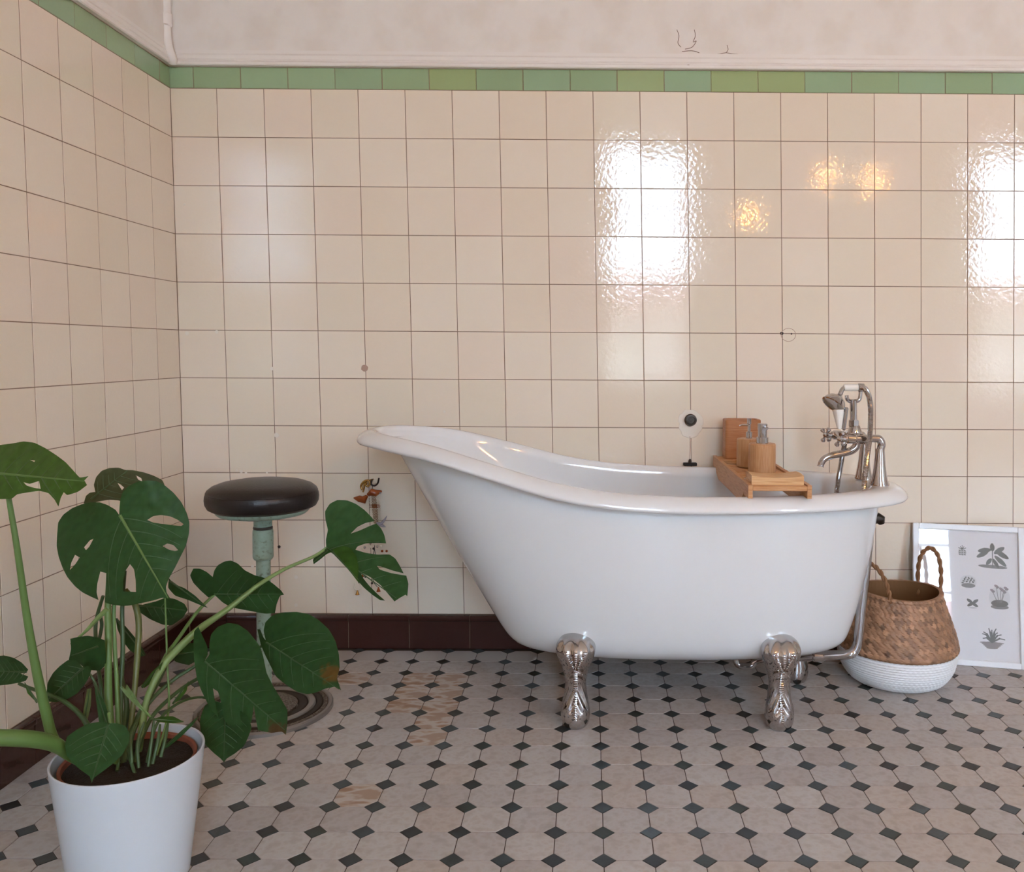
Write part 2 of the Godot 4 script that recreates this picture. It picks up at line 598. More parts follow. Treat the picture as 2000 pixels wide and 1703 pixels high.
func build_wall_back() -> void:
	var w := setting("wall_back")
	part("wall_body", box(Vector3(ROOM_X + 0.9, ROOM_Y, 0.2), 0.001), M.grout, w, T(Vector3(ROOM_X / 2, ROOM_Y / 2, -0.1013)))
	var gap := 0.0021
	var full := slab(rect(TW - gap, TH - gap, SK * TW / TH), 0.006, 0.0006)
	var list := []
	for r in 11:
		var y := Y0 - (r + 0.5) * TH
		for c in range(-1, 42):
			var at := Vector3(back_x(c + 0.5, y), y, 0.0)
			if c == -1:
				# cut tiles against the side wall
				var xa := XL + SL * TW * (r + 0.5) + 0.001
				var xb := back_x(0, y) - gap / 2
				var t := part("wall_tile", slab(rect(xb - xa, TH - gap, SK * TW / TH), 0.006, 0.0006), M.cream[rng.randi() % 6], w)
				t.position = Vector3((xa + xb) / 2, y, 0.0)
			elif c < 20:
				var b := Basis.from_euler(Vector3(rng.randfn(0, 0.0022), rng.randfn(0, 0.0022), rng.randfn(0, 0.0012)))
				at.z = rng.randfn(0, 0.00015)
				part("wall_tile", full, M.cream[rng.randi() % 6], w, Transform3D(b, at))
			else:
				list.append(raw_slab(rect(TW - gap, TH - gap, SK * TW / TH), 0.006, 0.0006, T(at)))
	part("wall_tiles_beyond", join(list, 20.0), M.cream_plain, w).set_meta("kind", "stuff")
	# green border row
	var gh := 0.0675
	var gm := slab(rect(TW - 0.0012, gh - 0.0012, SK * TW / TH), 0.006, 0.0014)
	list = []
	for c in range(-1, 42):
		var y := Y0 + gh / 2
		var xa := back_x(c + 0.52, y)
		if c == -1:
			var x0 := XL + 0.001
			var x1 := back_x(0.52 - 0.0, y) - gap / 2 - TW
			part("border_tile", slab(rect(x1 - x0, gh - gap), 0.006, 0.002), M.green[1], w, T(Vector3((x0 + x1) / 2, y, 0.0)))
		var at := Vector3(xa - TW / 2, y, 0.0)
		if c < 20:
			var b := Basis.from_euler(Vector3(rng.randfn(0, 0.005), rng.randfn(0, 0.005), 0))
			part("border_tile", gm, M.green[rng.randi() % 5] if c != 12 else M.green[3], w, Transform3D(b, at))
		else:
			list.append(raw_slab(rect(TW - gap, gh - gap), 0.006, 0.002, T(at)))
	part("border_tiles_beyond", join(list, 20.0), M.green_plain, w).set_meta("kind", "stuff")
	var yp := Y0 + gh
	part("upper_plaster", box(Vector3(ROOM_X + 0.6, ROOM_Y - yp, 0.02), 0.001), M.plaster, w, T(Vector3(ROOM_X / 2, (ROOM_Y + yp) / 2, -0.007)))
	# painted moulding above the green tiles
	var tr := setting("trim_1")
	part("moulding", moulding(ROOM_X + 0.2), M.paint, tr, Transform3D(Basis.from_euler(Vector3(0, 0, -0.0004)), Vector3(XL, yp, 0.003)))
	# plaster cracks
	for path in [[[1322, 58], [1326, 70], [1324, 84], [1330, 92]], [[1356, 58], [1358, 70], [1354, 82], [1360, 80], [1352, 92], [1338, 96]], [[1398, 106], [1408, 105], [1418, 103], [1428, 105], [1442, 106]], [[1420, 88], [1422, 97], [1418, 103]], [[1510, 107], [1535, 108]], [[1545, 108], [1562, 108]], [[1332, 101], [1350, 99], [1366, 103]]]:
		var pts := []
		for p in path:
			pts.append(on_z(p[0], p[1], 0.0035))
		part("crack", tube(curve(pts, 4), 0.0009, 5), M.crack, w)
	var fl1 := on_z(1344, 130, 0.012)
	part("paint_chip", tube(curve([fl1 + Vector3(-0.01, 0, 0), fl1 + Vector3(0, 0.004, 0.002), fl1 + Vector3(0.01, 0.001, 0)], 4), 0.0018, 6), M.crack, w)
	# dark skirting tiles
	var sk := setting("baseboard_back")
	var sh := Y0 - 11 * TH - 0.001
	var x := on_z(799, 1230, 0.012).x
	for n in range(-5, 26):
		var xa := x + n * 0.198
		var xb := xa + 0.198
		xa = maxf(xa, XL + 0.045)
		if xb < XL + 0.06 or xb > ROOM_X + 0.2:
			continue
		part("skirting_tile", skirting(xb - xa - 0.0016, sh), M.skirt, sk, T(Vector3((xa + xb) / 2, 0.0006, 0.0)))
	part("joint_bed", box(Vector3(ROOM_X, sh - 0.004, 0.009), 0.001), M.grout, sk, T(Vector3(ROOM_X / 2 - 0.1, sh / 2, 0.0045)))

func moulding(length: float) -> ArrayMesh:
	var prof := [[-0.004, 0.001], [0.010, 0.001], [0.013, 0.004], [0.013, 0.012], [0.010, 0.015], [0.009, 0.019], [0.011, 0.022], [0.011, 0.034], [0.008, 0.038], [0.007, 0.042], [0.007, 0.050], [-0.004, 0.052]]
	var rings := []
	for xx in [0.0, length]:
		var ring := PackedVector3Array()
		for p in prof:
			ring.append(Vector3(xx, p[1], p[0]))
		rings.append(ring)
	return loft(rings, 30.0)
func skirting(width: float, h: float) -> ArrayMesh:
	var prof := [[0.0, 0.0], [0.0105, 0.0], [0.012, 0.0015], [0.012, h - 0.023], [0.0125, h - 0.02], [0.0145, h - 0.018], [0.0165, h - 0.013], [0.0165, h - 0.007], [0.014, h - 0.002], [0.009, h], [0.0, h]]
	var rings := []
	for e in [[-width / 2, 0.001], [-width / 2 + 0.001, 0.0], [width / 2 - 0.001, 0.0], [width / 2, 0.001]]:
		var ring := PackedVector3Array()
		for p in prof:
			ring.append(Vector3(e[0], p[1], p[0] - (e[1] if p[0] > 0.001 else 0.0)))
		rings.append(ring)
	return loft(rings, 30.0)

func left_x(y: float) -> float:
	return XL + SL * TW * (Y0 - y) / TH

func build_wall_left() -> void:
	var w := setting("wall_left")
	var yv := Vector3(-SL * TW / TH, 1, 0).normalized()
	var xv := Vector3(0, 0, -1)
	var b := Basis(xv, yv, xv.cross(yv))
	var gap := 0.0021
	part("wall_body", box(Vector3(ROOM_Z + 0.6, ROOM_Y + 0.3, 0.2), 0.001), M.grout, w, Transform3D(b, Vector3(left_x(1.6), 1.6, ROOM_Z / 2) - b.z * 0.101))
	var full := slab(rect(TW - 0.003, TH - gap), 0.006, 0.0006)
	var cut := slab(rect(0.141 - 0.003, TH - gap), 0.006, 0.0006)
	var list := []
	for r in 11:
		var y := Y0 - (r + 0.5) * TH
		for m in range(0, 38):
			var z := 0.0705 if m == 0 else 0.141 + (m - 0.5) * TW
			var at := Vector3(left_x(y), y, z)
			if m <= 9:
				var bb := b * Basis.from_euler(Vector3(rng.randfn(0, 0.0022), rng.randfn(0, 0.0022), rng.randfn(0, 0.0012)))
				part("wall_tile", cut if m == 0 else full, M.cream[rng.randi() % 6], w, Transform3D(bb, at))
			else:
				list.append(raw_slab(rect(TW - gap, TH - gap), 0.006, 0.0006, Transform3D(b, at)))
	part("wall_tiles_beyond", join(list, 20.0), M.cream_plain, w).set_meta("kind", "stuff")
	var gh := 0.0675
	var gm := slab(rect(TW - 0.0012, gh - 0.0012), 0.006, 0.0014)
	list = []
	for m in range(0, 39):
		var at := Vector3(left_x(Y0 + gh / 2), Y0 + gh / 2, 0.066 + (m - 0.5) * TW)
		if m == 0:
			part("border_tile", slab(rect(0.064, gh - gap), 0.006, 0.002), M.green[2], w, Transform3D(b, Vector3(at.x, at.y, 0.033)))
		elif m <= 9:
			var bb := b * Basis.from_euler(Vector3(rng.randfn(0, 0.005), rng.randfn(0, 0.005), 0))
			part("border_tile", gm, M.green[rng.randi() % 5], w, Transform3D(bb, at))
		else:
			list.append(raw_slab(rect(TW - gap, gh - gap), 0.006, 0.002, Transform3D(b, at)))
	part("border_tiles_beyond", join(list, 20.0), M.green_plain, w).set_meta("kind", "stuff")
	var yp := Y0 + gh
	part("upper_plaster", box(Vector3(ROOM_Z + 0.3, ROOM_Y - yp + 0.1, 0.02), 0.001), M.plaster, w, Transform3D(b, Vector3(left_x((ROOM_Y + yp) / 2), (ROOM_Y + yp + 0.1) / 2, ROOM_Z / 2) - b.z * 0.007))
	var tr := setting("trim_2")
	part("moulding", moulding(ROOM_Z), M.paint, tr, Transform3D(b, Vector3(left_x(yp) + 0.003, yp, ROOM_Z)))
	var sk := setting("baseboard_left")
	var sh := Y0 - 11 * TH - 0.001
	var sm := skirting(0.1964, sh)
	for n in 28:
		part("skirting_tile", sm, M.skirt, sk, Transform3D(b, Vector3(left_x(0.0), 0.0006, 0.12 + n * 0.198)))
	part("joint_bed", box(Vector3(5.7, sh - 0.004, 0.009), 0.001), M.grout, sk, Transform3D(b, Vector3(left_x(0.06), sh / 2, 2.86) + b.z * 0.0045))
	# painted pipe in the corner above the tiles
	var p := thing("corner_pipe", "white painted pipe with a sleeve running down the room corner", "pipe", Vector3.ZERO)
	var pts := [on_z(327, -260, 0.022), on_z(325, -40, 0.022), on_z(325, 30, 0.022), on_z(325, 62, 0.022), on_z(329, 92, 0.03), on_z(336, 112, 0.028), on_z(337, 123, 0.018)]
	pts[0].y = ROOM_Y - 0.01
	part("pipe_run", tube(curve(pts, 6), 0.0135, 16), M.paint, p)
	var s0 := on_z(325, 40, 0.022)
	part("sleeve", tube([s0 + Vector3(0, 0.022, 0), s0 + Vector3(0, 0.02, 0), s0 - Vector3(0, 0.014, 0), s0 - Vector3(0.0005, 0.016, 0)], [0.0145, 0.0168, 0.0172, 0.0145], 18), M.paint, p)

# ---------------------------------------------------------------- bathtub
const TZ := 0.385
func table(t: Array, x: float) -> float:
	if x <= t[0][0]:
		return t[0][1]
	for i in t.size() - 1:
		if x <= t[i + 1][0]:
			var f: float = (x - t[i][0]) / (t[i + 1][0] - t[i][0])
			var m0: float = (t[i + 1][1] - t[maxi(i - 1, 0)][1]) / (t[i + 1][0] - t[maxi(i - 1, 0)][0])
			var m1: float = (t[mini(i + 2, t.size() - 1)][1] - t[i][1]) / (t[mini(i + 2, t.size() - 1)][0] - t[i][0])
			var h: float = t[i + 1][0] - t[i][0]
			var f2 := f * f
			var f3 := f2 * f
			return (2 * f3 - 3 * f2 + 1) * t[i][1] + (f3 - 2 * f2 + f) * h * m0 + (-2 * f3 + 3 * f2) * t[i + 1][1] + (f3 - f2) * h * m1
	return t[t.size() - 1][1]
func rim_h(x: float) -> float:
	return table([[0.55, 0.757], [0.64, 0.752], [0.79, 0.731], [0.95, 0.690], [1.11, 0.647], [1.25, 0.624], [1.40, 0.6145], [1.6, 0.612], [2.1, 0.612]], x)
func oval(xl: float, xr: float, hw: float, n: float, seg: int) -> Array:
	var out := []
	for j in seg:
		var a := TAU * j / seg
		var c := cos(a)
		var s := sin(a)
		out.append(Vector2((xl + xr) / 2 + (xr - xl) / 2 * signf(c) * pow(absf(c), 2.0 / n), TZ + hw * signf(s) * pow(absf(s), 2.0 / n)))
	return out
func build_bathtub() -> void:
	var o := thing("bathtub", "white freestanding slipper bathtub with rolled rim and chrome claw feet", "bathtub", Vector3(1.32, 0, TZ))
	var seg := 112
	var rings := []
	var y0 := 0.145
	var tl := [[0.0, 1.10], [0.012, 1.045], [0.035, 0.998], [0.07, 0.973], [0.114, 0.955], [0.2, 0.927], [0.388, 0.864], [0.676, 0.763], [0.918, 0.678], [1.0, 0.650]]
	var trr := [[0.0, 1.82], [0.012, 1.862], [0.035, 1.893], [0.07, 1.914], [0.114, 1.924], [0.3, 1.948], [0.595, 1.977], [0.84, 1.994], [1.0, 2.002]]
	var tw := [[0.0, 0.085], [0.012, 0.128], [0.035, 0.165], [0.07, 0.192], [0.114, 0.212], [0.2, 0.232], [0.4, 0.258], [0.7, 0.281], [1.0, 0.298]]
	for t in [0.0, 0.006, 0.012, 0.022, 0.035, 0.05, 0.07, 0.09, 0.114, 0.15, 0.2, 0.28, 0.388, 0.5, 0.6, 0.7, 0.8, 0.9, 0.96, 1.0]:
		var ring := PackedVector3Array()
		for p in oval(table(tl, t), table(trr, t), table(tw, t), 2.35, seg):
			ring.append(Vector3(p.x, y0 + t * (rim_h(p.x) - 0.022 - y0), p.y) - o.position)
		rings.append(ring)
	for e in [[0.036, -0.030], [0.020, -0.0345], [0.009, -0.0355], [0.003, -0.034], [0.0004, -0.030], [0.0, -0.0265], [0.0015, -0.0215], [0.006, -0.0145], [0.013, -0.008], [0.022, -0.0025], [0.032, 0.001], [0.042, 0.0025], [0.050, 0.001], [0.056, -0.004], [0.060, -0.013], [0.063, -0.027]]:
		var ring := PackedVector3Array()
		# the tap end has a broad flat deck
		for p in oval(0.552 + e[0], 2.078 - e[0] - 0.05 * smoothstep(0.032, 0.056, e[0]), 0.335 - e[0], 2.3, seg):
			ring.append(Vector3(p.x, rim_h(p.x) + e[1], p.y) - o.position)
		rings.append(ring)
	for t in [0.9, 0.8, 0.65, 0.5, 0.35, 0.2, 0.12, 0.07, 0.05]:
		var ring := PackedVector3Array()
		for p in oval(table(tl, t) + 0.013, minf(table(trr, t) - 0.013, 1.962), table(tw, t) - 0.013, 2.35, seg):
			ring.append(Vector3(p.x, y0 + 0.014 + t * (rim_h(p.x) - 0.03 - y0), p.y) - o.position)
		rings.append(ring)
	part("tub_shell", loft(rings, 60.0), M.enamel, o)
	var fm := foot_mesh()
	var sm := foot_spine()
	for e in [[1.163, 0.590, 0.0], [1.693, 0.596, 0.0], [1.163, 0.2, PI], [1.81, 0.275, PI * 0.75]]:
		var f := part("foot", fm, M.chrome, o, Transform3D(Basis(Vector3.UP, e[2]), Vector3(e[0], 0, e[1]) - o.position))
		f.set_meta("label", "chrome claw foot")
		part("ribbed_spine", sm, M.chrome, f)
	# overflow outlet under the rim
	var ov := on_z(1714, 1012, TZ) - o.position
	part("overflow", tube([ov + Vector3(-0.03, 0.004, 0), ov, ov + Vector3(0.008, -0.004, 0), ov + Vector3(0.012, -0.016, 0)], [0.014, 0.016, 0.015, 0.008], 16), M.dark_metal, o)
	add_waste_pipe(o)

func foot_prof(y: float) -> Vector3:   # half width, half depth, middle
	var hw := table([[0.0, 0.024], [0.005, 0.031], [0.016, 0.036], [0.034, 0.038], [0.055, 0.036], [0.08, 0.031], [0.11, 0.0275], [0.13, 0.029], [0.155, 0.036], [0.18, 0.0455], [0.2, 0.051], [0.215, 0.051], [0.23, 0.043], [0.24, 0.03], [0.247, 0.012]], y)
	var hd := table([[0.0, 0.024], [0.005, 0.031], [0.016, 0.036], [0.034, 0.037], [0.055, 0.034], [0.08, 0.029], [0.11, 0.026], [0.13, 0.028], [0.155, 0.035], [0.18, 0.042], [0.2, 0.044], [0.215, 0.042], [0.23, 0.034], [0.24, 0.024], [0.247, 0.01]], y)
	var zc := table([[0.0, 0.0], [0.05, 0.0], [0.1, -0.006], [0.15, -0.002], [0.2, 0.008], [0.247, -0.006]], y)
	return Vector3(hw, hd, zc)
func foot_mesh() -> ArrayMesh:
	var rings := []
	var rows := 72
	for i in rows + 1:
		var y := 0.247 * i / rows
		var f := foot_prof(y)
		var ring := PackedVector3Array()
		for j in 72:
			var a := TAU * j / 72
			var front := maxf(0.0, sin(a))
			var th := a - PI / 2
			if th > PI:
				th -= TAU
			var r := 1.0
			# shell flutes at the knee
			var top := clampf((y - 0.178) / 0.02, 0, 1) * clampf((0.243 - y) / 0.02, 0, 1)
			r += top * 0.07 * front * cos(th * 11.0)
			# curling leaves below the knee
			var mid := clampf((y - 0.118) / 0.015, 0, 1) * clampf((0.176 - y) / 0.015, 0, 1)
			r += mid * 0.10 * front * sin(absf(th) * 6.0 + y * 260.0)
			# slanting ridges over the ankle
			var low := clampf((y - 0.042) / 0.012, 0, 1) * clampf((0.115 - y) / 0.015, 0, 1)
			r += low * 0.10 * front * cos(absf(th) * 9.0 + (y - 0.05) * 130.0)
			ring.append(Vector3(cos(a) * f.x * r, y, f.z + sin(a) * f.y * r))
		rings.append(ring)
	return loft(rings, 45.0)
func foot_spine() -> ArrayMesh:
	var list := []
	for i in 25:
		var y := 0.030 + i * 0.0053
		var f := foot_prof(y)
		var f2 := foot_prof(y + 0.004)
		var tilt := atan2(f.z + f.y - f2.z - f2.y, 0.004)
		var w := 0.0115 if i > 3 else 0.007 + 0.0012 * i
		list.append(raw_box(Vector3(w, 0.0034, 0.007), 0.0012, Vector3(0, y, f.z + f.y * 1.0 + 0.0015), Basis(Vector3.RIGHT, -tilt)))
	for s in [-1, 0, 1]:
		for i in 9:
			var y := 0.168 + i * 0.0052
			var a: float = s * (0.13 + i * 0.045)
			var f := foot_prof(y)
			list.append(raw_box(Vector3(0.003 + i * 0.0008, 0.0034, 0.006), 0.001, Vector3(sin(a) * f.x * 1.02, y, f.z + cos(a) * f.y * 1.02 + 0.001), Basis(Vector3.UP, a)))
	return join(list, 40.0)

func add_waste_pipe(o: Node3D) -> void:
	var pts := [Vector3(1.965, 0.555, TZ + 0.012), on_z(1697, 1030, TZ + 0.03), on_z(1693, 1090, TZ + 0.05), on_z(1683, 1180, TZ + 0.05), on_z(1677, 1240, TZ + 0.05), on_z(1675, 1256, TZ + 0.05), on_z(1668, 1271, TZ + 0.05), on_z(1655, 1278, TZ + 0.05), on_z(1600, 1280, TZ + 0.02), on_z(1560, 1282, TZ)]
	var loc := []
	for p in curve(pts, 8):
		loc.append(p - o.position)
	var wp := part("waste_pipe", tube(loc, 0.0135, 18), M.chrome, o)
	wp.set_meta("label", "bent chrome waste pipe")
	var tr := []
	for p in curve([on_z(1560, 1284, TZ), on_z(1520, 1286, TZ), on_z(1478, 1290, TZ), on_z(1468, 1300, TZ), on_z(1452, 1301, TZ), on_z(1440, 1297, TZ), on_z(1437, 1284, TZ), on_z(1437, 1272, TZ)], 6):
		tr.append(p - o.position)
	part("trap_bend", tube(tr, 0.009, 14), M.chrome, wp)
	var c := on_z(1598, 1280, TZ + 0.02) - o.position
	part("coupling", tube([c + Vector3(-0.018, 0, 0), c + Vector3(-0.014, 0, 0), c + Vector3(0.014, 0, 0), c + Vector3(0.018, 0, 0)], [0.014, 0.018, 0.018, 0.014], 16, 30.0), M.chrome, wp)

# ---------------------------------------------------------------- faucet
func cross_handle(o: Node3D, at: Vector3, face: Vector3) -> void:
	var b := Basis(Quaternion(Vector3.UP, face.normalized()))
	var list := [raw_tube([Vector3(0, -0.008, 0), Vector3(0, -0.006, 0), Vector3(0, 0.004, 0), Vector3(0, 0.008, 0)], [0.004, 0.0085, 0.0085, 0.004], 14)]
	for k in 4:
		var d := Vector3(cos(k * PI / 2 + 0.3), 0, sin(k * PI / 2 + 0.3))
		list.append(raw_tube([d * 0.003, d * 0.010, d * 0.014, d * 0.018, d * 0.022, d * 0.0245, d * 0.026], [0.004, 0.0034, 0.0042, 0.0066, 0.0072, 0.005, 0.001], 12))
	part("cross_handle", join(list, 45.0), M.chrome, o, Transform3D(b, at))
func build_faucet() -> void:
	var zn := 0.445
	var zf := 0.325
	var zm := 0.385
	var o := thing("bath_faucet", "chrome bath mixer tap with cross handles standing on the tub rim", "faucet", on_z(1700, 945, zm))
	var at := o.position
	# two bent pillars
	for e in [[zn, [1717.5, 948], [1718, 925], [1720, 880], [1722, 868], [1718, 858.5], [1708, 856.5], [1651, 857]], [zf, [1687, 935], [1688, 915], [1690, 872], [1690, 862], [1686, 852], [1678, 850], [1624, 849.5]]]:
		var pts := []
		for k in range(1, e.size()):
			pts.append(on_z(e[k][0], e[k][1], e[0]) - at)
		pts[0].y = 0.612 - at.y
		var foot: Vector3 = pts[0]
		foot.y = 0.6135 - at.y
		part("pillar", join([raw_lathe([[0.0, 0.0], [0.026, 0.0], [0.026, 0.003], [0.0225, 0.012], [0.019, 0.03], [0.0155, 0.055], [0.0132, 0.085], [0.0118, 0.1], [0.0, 0.1]], 28), raw_tube(curve([pts[1] - foot, pts[2] - foot, pts[3] - foot, pts[4] - foot, pts[5] - foot, pts[6] - foot], 6), 0.0108, 18)], 40.0), M.chrome, o, T(foot))
		var h: Vector3 = pts[6]
		part("valve_body", tube([h + Vector3(0.03, 0, 0), h + Vector3(0.026, 0, 0), h + Vector3(0.006, 0, 0), h + Vector3(0.002, 0, 0), h + Vector3(-0.012, 0, 0)], [0.011, 0.0135, 0.0135, 0.008, 0.0065], 18, 30.0), M.chrome, o)
		cross_handle(o, h + Vector3(-0.016, 0, 0.004 if e[0] == zn else 0.0), Vector3(-1, 0.05, 0.35))
	# cross tube, column, cradle
	var body := on_z(1669, 853, zm) - at
	part("mixer_body", join([raw_tube([body + Vector3(0, 0, -0.06), body + Vector3(0, 0, 0.06)], 0.0135, 20), raw_tube([body + Vector3(0, 0.004, 0), body + Vector3(0, 0.012, 0), body + Vector3(0, 0.024, 0), body + Vector3(0, 0.032, 0)], [0.02, 0.021, 0.0165, 0.0135], 24)], 40.0), M.chrome, o)
	var c0 := on_z(1667, 832, zm) - at
	var c1 := on_z(1666.5, 782, zm) - at
	part("hex_nut", tube([c0 + Vector3(0, -0.002, 0), c0, c0 + Vector3(0, 0.016, 0), c0 + Vector3(0, 0.018, 0)], [0.012, 0.0152, 0.0152, 0.012], 6, 20.0), M.chrome, o)
	part("column", tube([c0 + Vector3(0, 0.01, 0), c1, c1 + Vector3(0, 0.003, 0)], [0.0098, 0.0098, 0.007], 18), M.chrome, o)
	var cr := []
	for p in curve([on_z(1653.5, 772, zm), on_z(1655, 780, zm), on_z(1661, 784, zm), on_z(1672, 784, zm), on_z(1679, 779, zm), on_z(1681, 764, zm)], 5):
		cr.append(p - at)
	part("cradle", tube(cr, 0.0056, 12), M.chrome, o)
	# spout
	var sp := []
	for p in curve([on_z(1676, 853, zm), on_z(1674, 868, zm), on_z(1666, 878, zm), on_z(1651, 884, zm), on_z(1628, 889, zm), on_z(1612, 895, zm), on_z(1605, 903, zm), on_z(1602.5, 911, zm)], 6):
		sp.append(p - at)
	var rad := []
	for i in sp.size():
		rad.append(lerpf(0.0118, 0.0088, float(i) / (sp.size() - 1)))
	rad[rad.size() - 1] = 0.0102
	rad[rad.size() - 2] = 0.0102
	part("spout", tube(sp, rad, 18), M.chrome, o)
	# diverter lever with porcelain grip
	var l0 := on_z(1653, 798, zm + 0.03) - at
	var l1 := on_z(1648, 838, zm + 0.03) - at
	part("diverter_arm", tube([l0 + Vector3(0, 0.004, 0), l0, l1, l1 - Vector3(0, 0.004, 0)], [0.003, 0.0062, 0.0052, 0.003], 12), M.chrome, o)
	var g0 := on_z(1637, 799, zm + 0.035) - at
	var g1 := on_z(1640, 838, zm + 0.035) - at
	part("porcelain_grip", tube([g0, g0.lerp(g1, 0.03), g0.lerp(g1, 0.5), g0.lerp(g1, 0.95), g1], [0.011, 0.0158, 0.0115, 0.0068, 0.004], 20), M.porcelain, o)
	# hand shower resting in the cradle
	var hs := thing("hand_shower", "chrome hand shower with cream handle resting in the tap cradle", "shower head", on_z(1660, 757, zm))
	var ha := hs.position
	var a0 := on_z(1647, 757, zm) - ha
	var a1 := on_z(1677, 757, zm) - ha
	part("handle", tube([a0, a0.lerp(a1, 0.06), a0.lerp(a1, 0.5), a0.lerp(a1, 0.94), a1], [0.006, 0.0095, 0.0105, 0.0095, 0.006], 18), M.porcelain, hs)
	var nk := []
	for p in curve([on_z(1650, 757, zm), on_z(1645, 761, zm + 0.004), on_z(1641, 770, zm + 0.008), on_z(1638, 776, zm + 0.011)], 4):
		nk.append(p - ha)
	part("neck", tube(nk, 0.0065, 14), M.chrome, hs)
	var hb := on_z(1639, 774, zm + 0.01) - ha
	var face := Vector3(-0.6, -0.72, 0.28).normalized()
	part("shower_rose", lathe([[0.0, 0.0], [0.008, 0.0], [0.013, 0.006], [0.023, 0.013], [0.03, 0.022], [0.033, 0.031], [0.034, 0.034], [0.0345, 0.036], [0.031, 0.0375], [0.029, 0.0355], [0.0, 0.0365]], 32), M.chrome, hs, Transform3D(Basis(Quaternion(Vector3.UP, face)), hb - face * 0.004))
	var en := on_z(1680, 757, zm) - ha
	part("hose_end", tube([en - Vector3(0.006, 0, 0), en - Vector3(0.005, 0, 0), en + Vector3(0.01, 0, 0.001), en + Vector3(0.012, 0, 0.001)], [0.007, 0.0122, 0.0118, 0.006], 16, 30.0), M.chrome, hs)
	var path := curve([on_z(1681, 757, zm), on_z(1689, 759, zm + 0.03), on_z(1697, 774, zm + 0.06), on_z(1700.5, 799, zm + 0.085), on_z(1700, 837, zm + 0.095), on_z(1697, 867, zm + 0.09), on_z(1692, 905, zm + 0.075), on_z(1687, 955, zm + 0.06), on_z(1682, 1000, zm + 0.055), on_z(1668, 1030, zm + 0.04), on_z(1645, 1030, zm + 0.025), on_z(1633, 990, zm + 0.01), on_z(1636, 945, zm), on_z(1641, 915, zm), on_z(1646, 886, zm), on_z(1650, 866, zm)], 34)
	var loc := []
	var rr := []
	for i in path.size():
		loc.append(path[i] - ha)
		rr.append(0.0076 if i % 2 == 0 else 0.0064)
	part("hose", tube(loc, rr, 12, 20.0), M.chrome, hs)

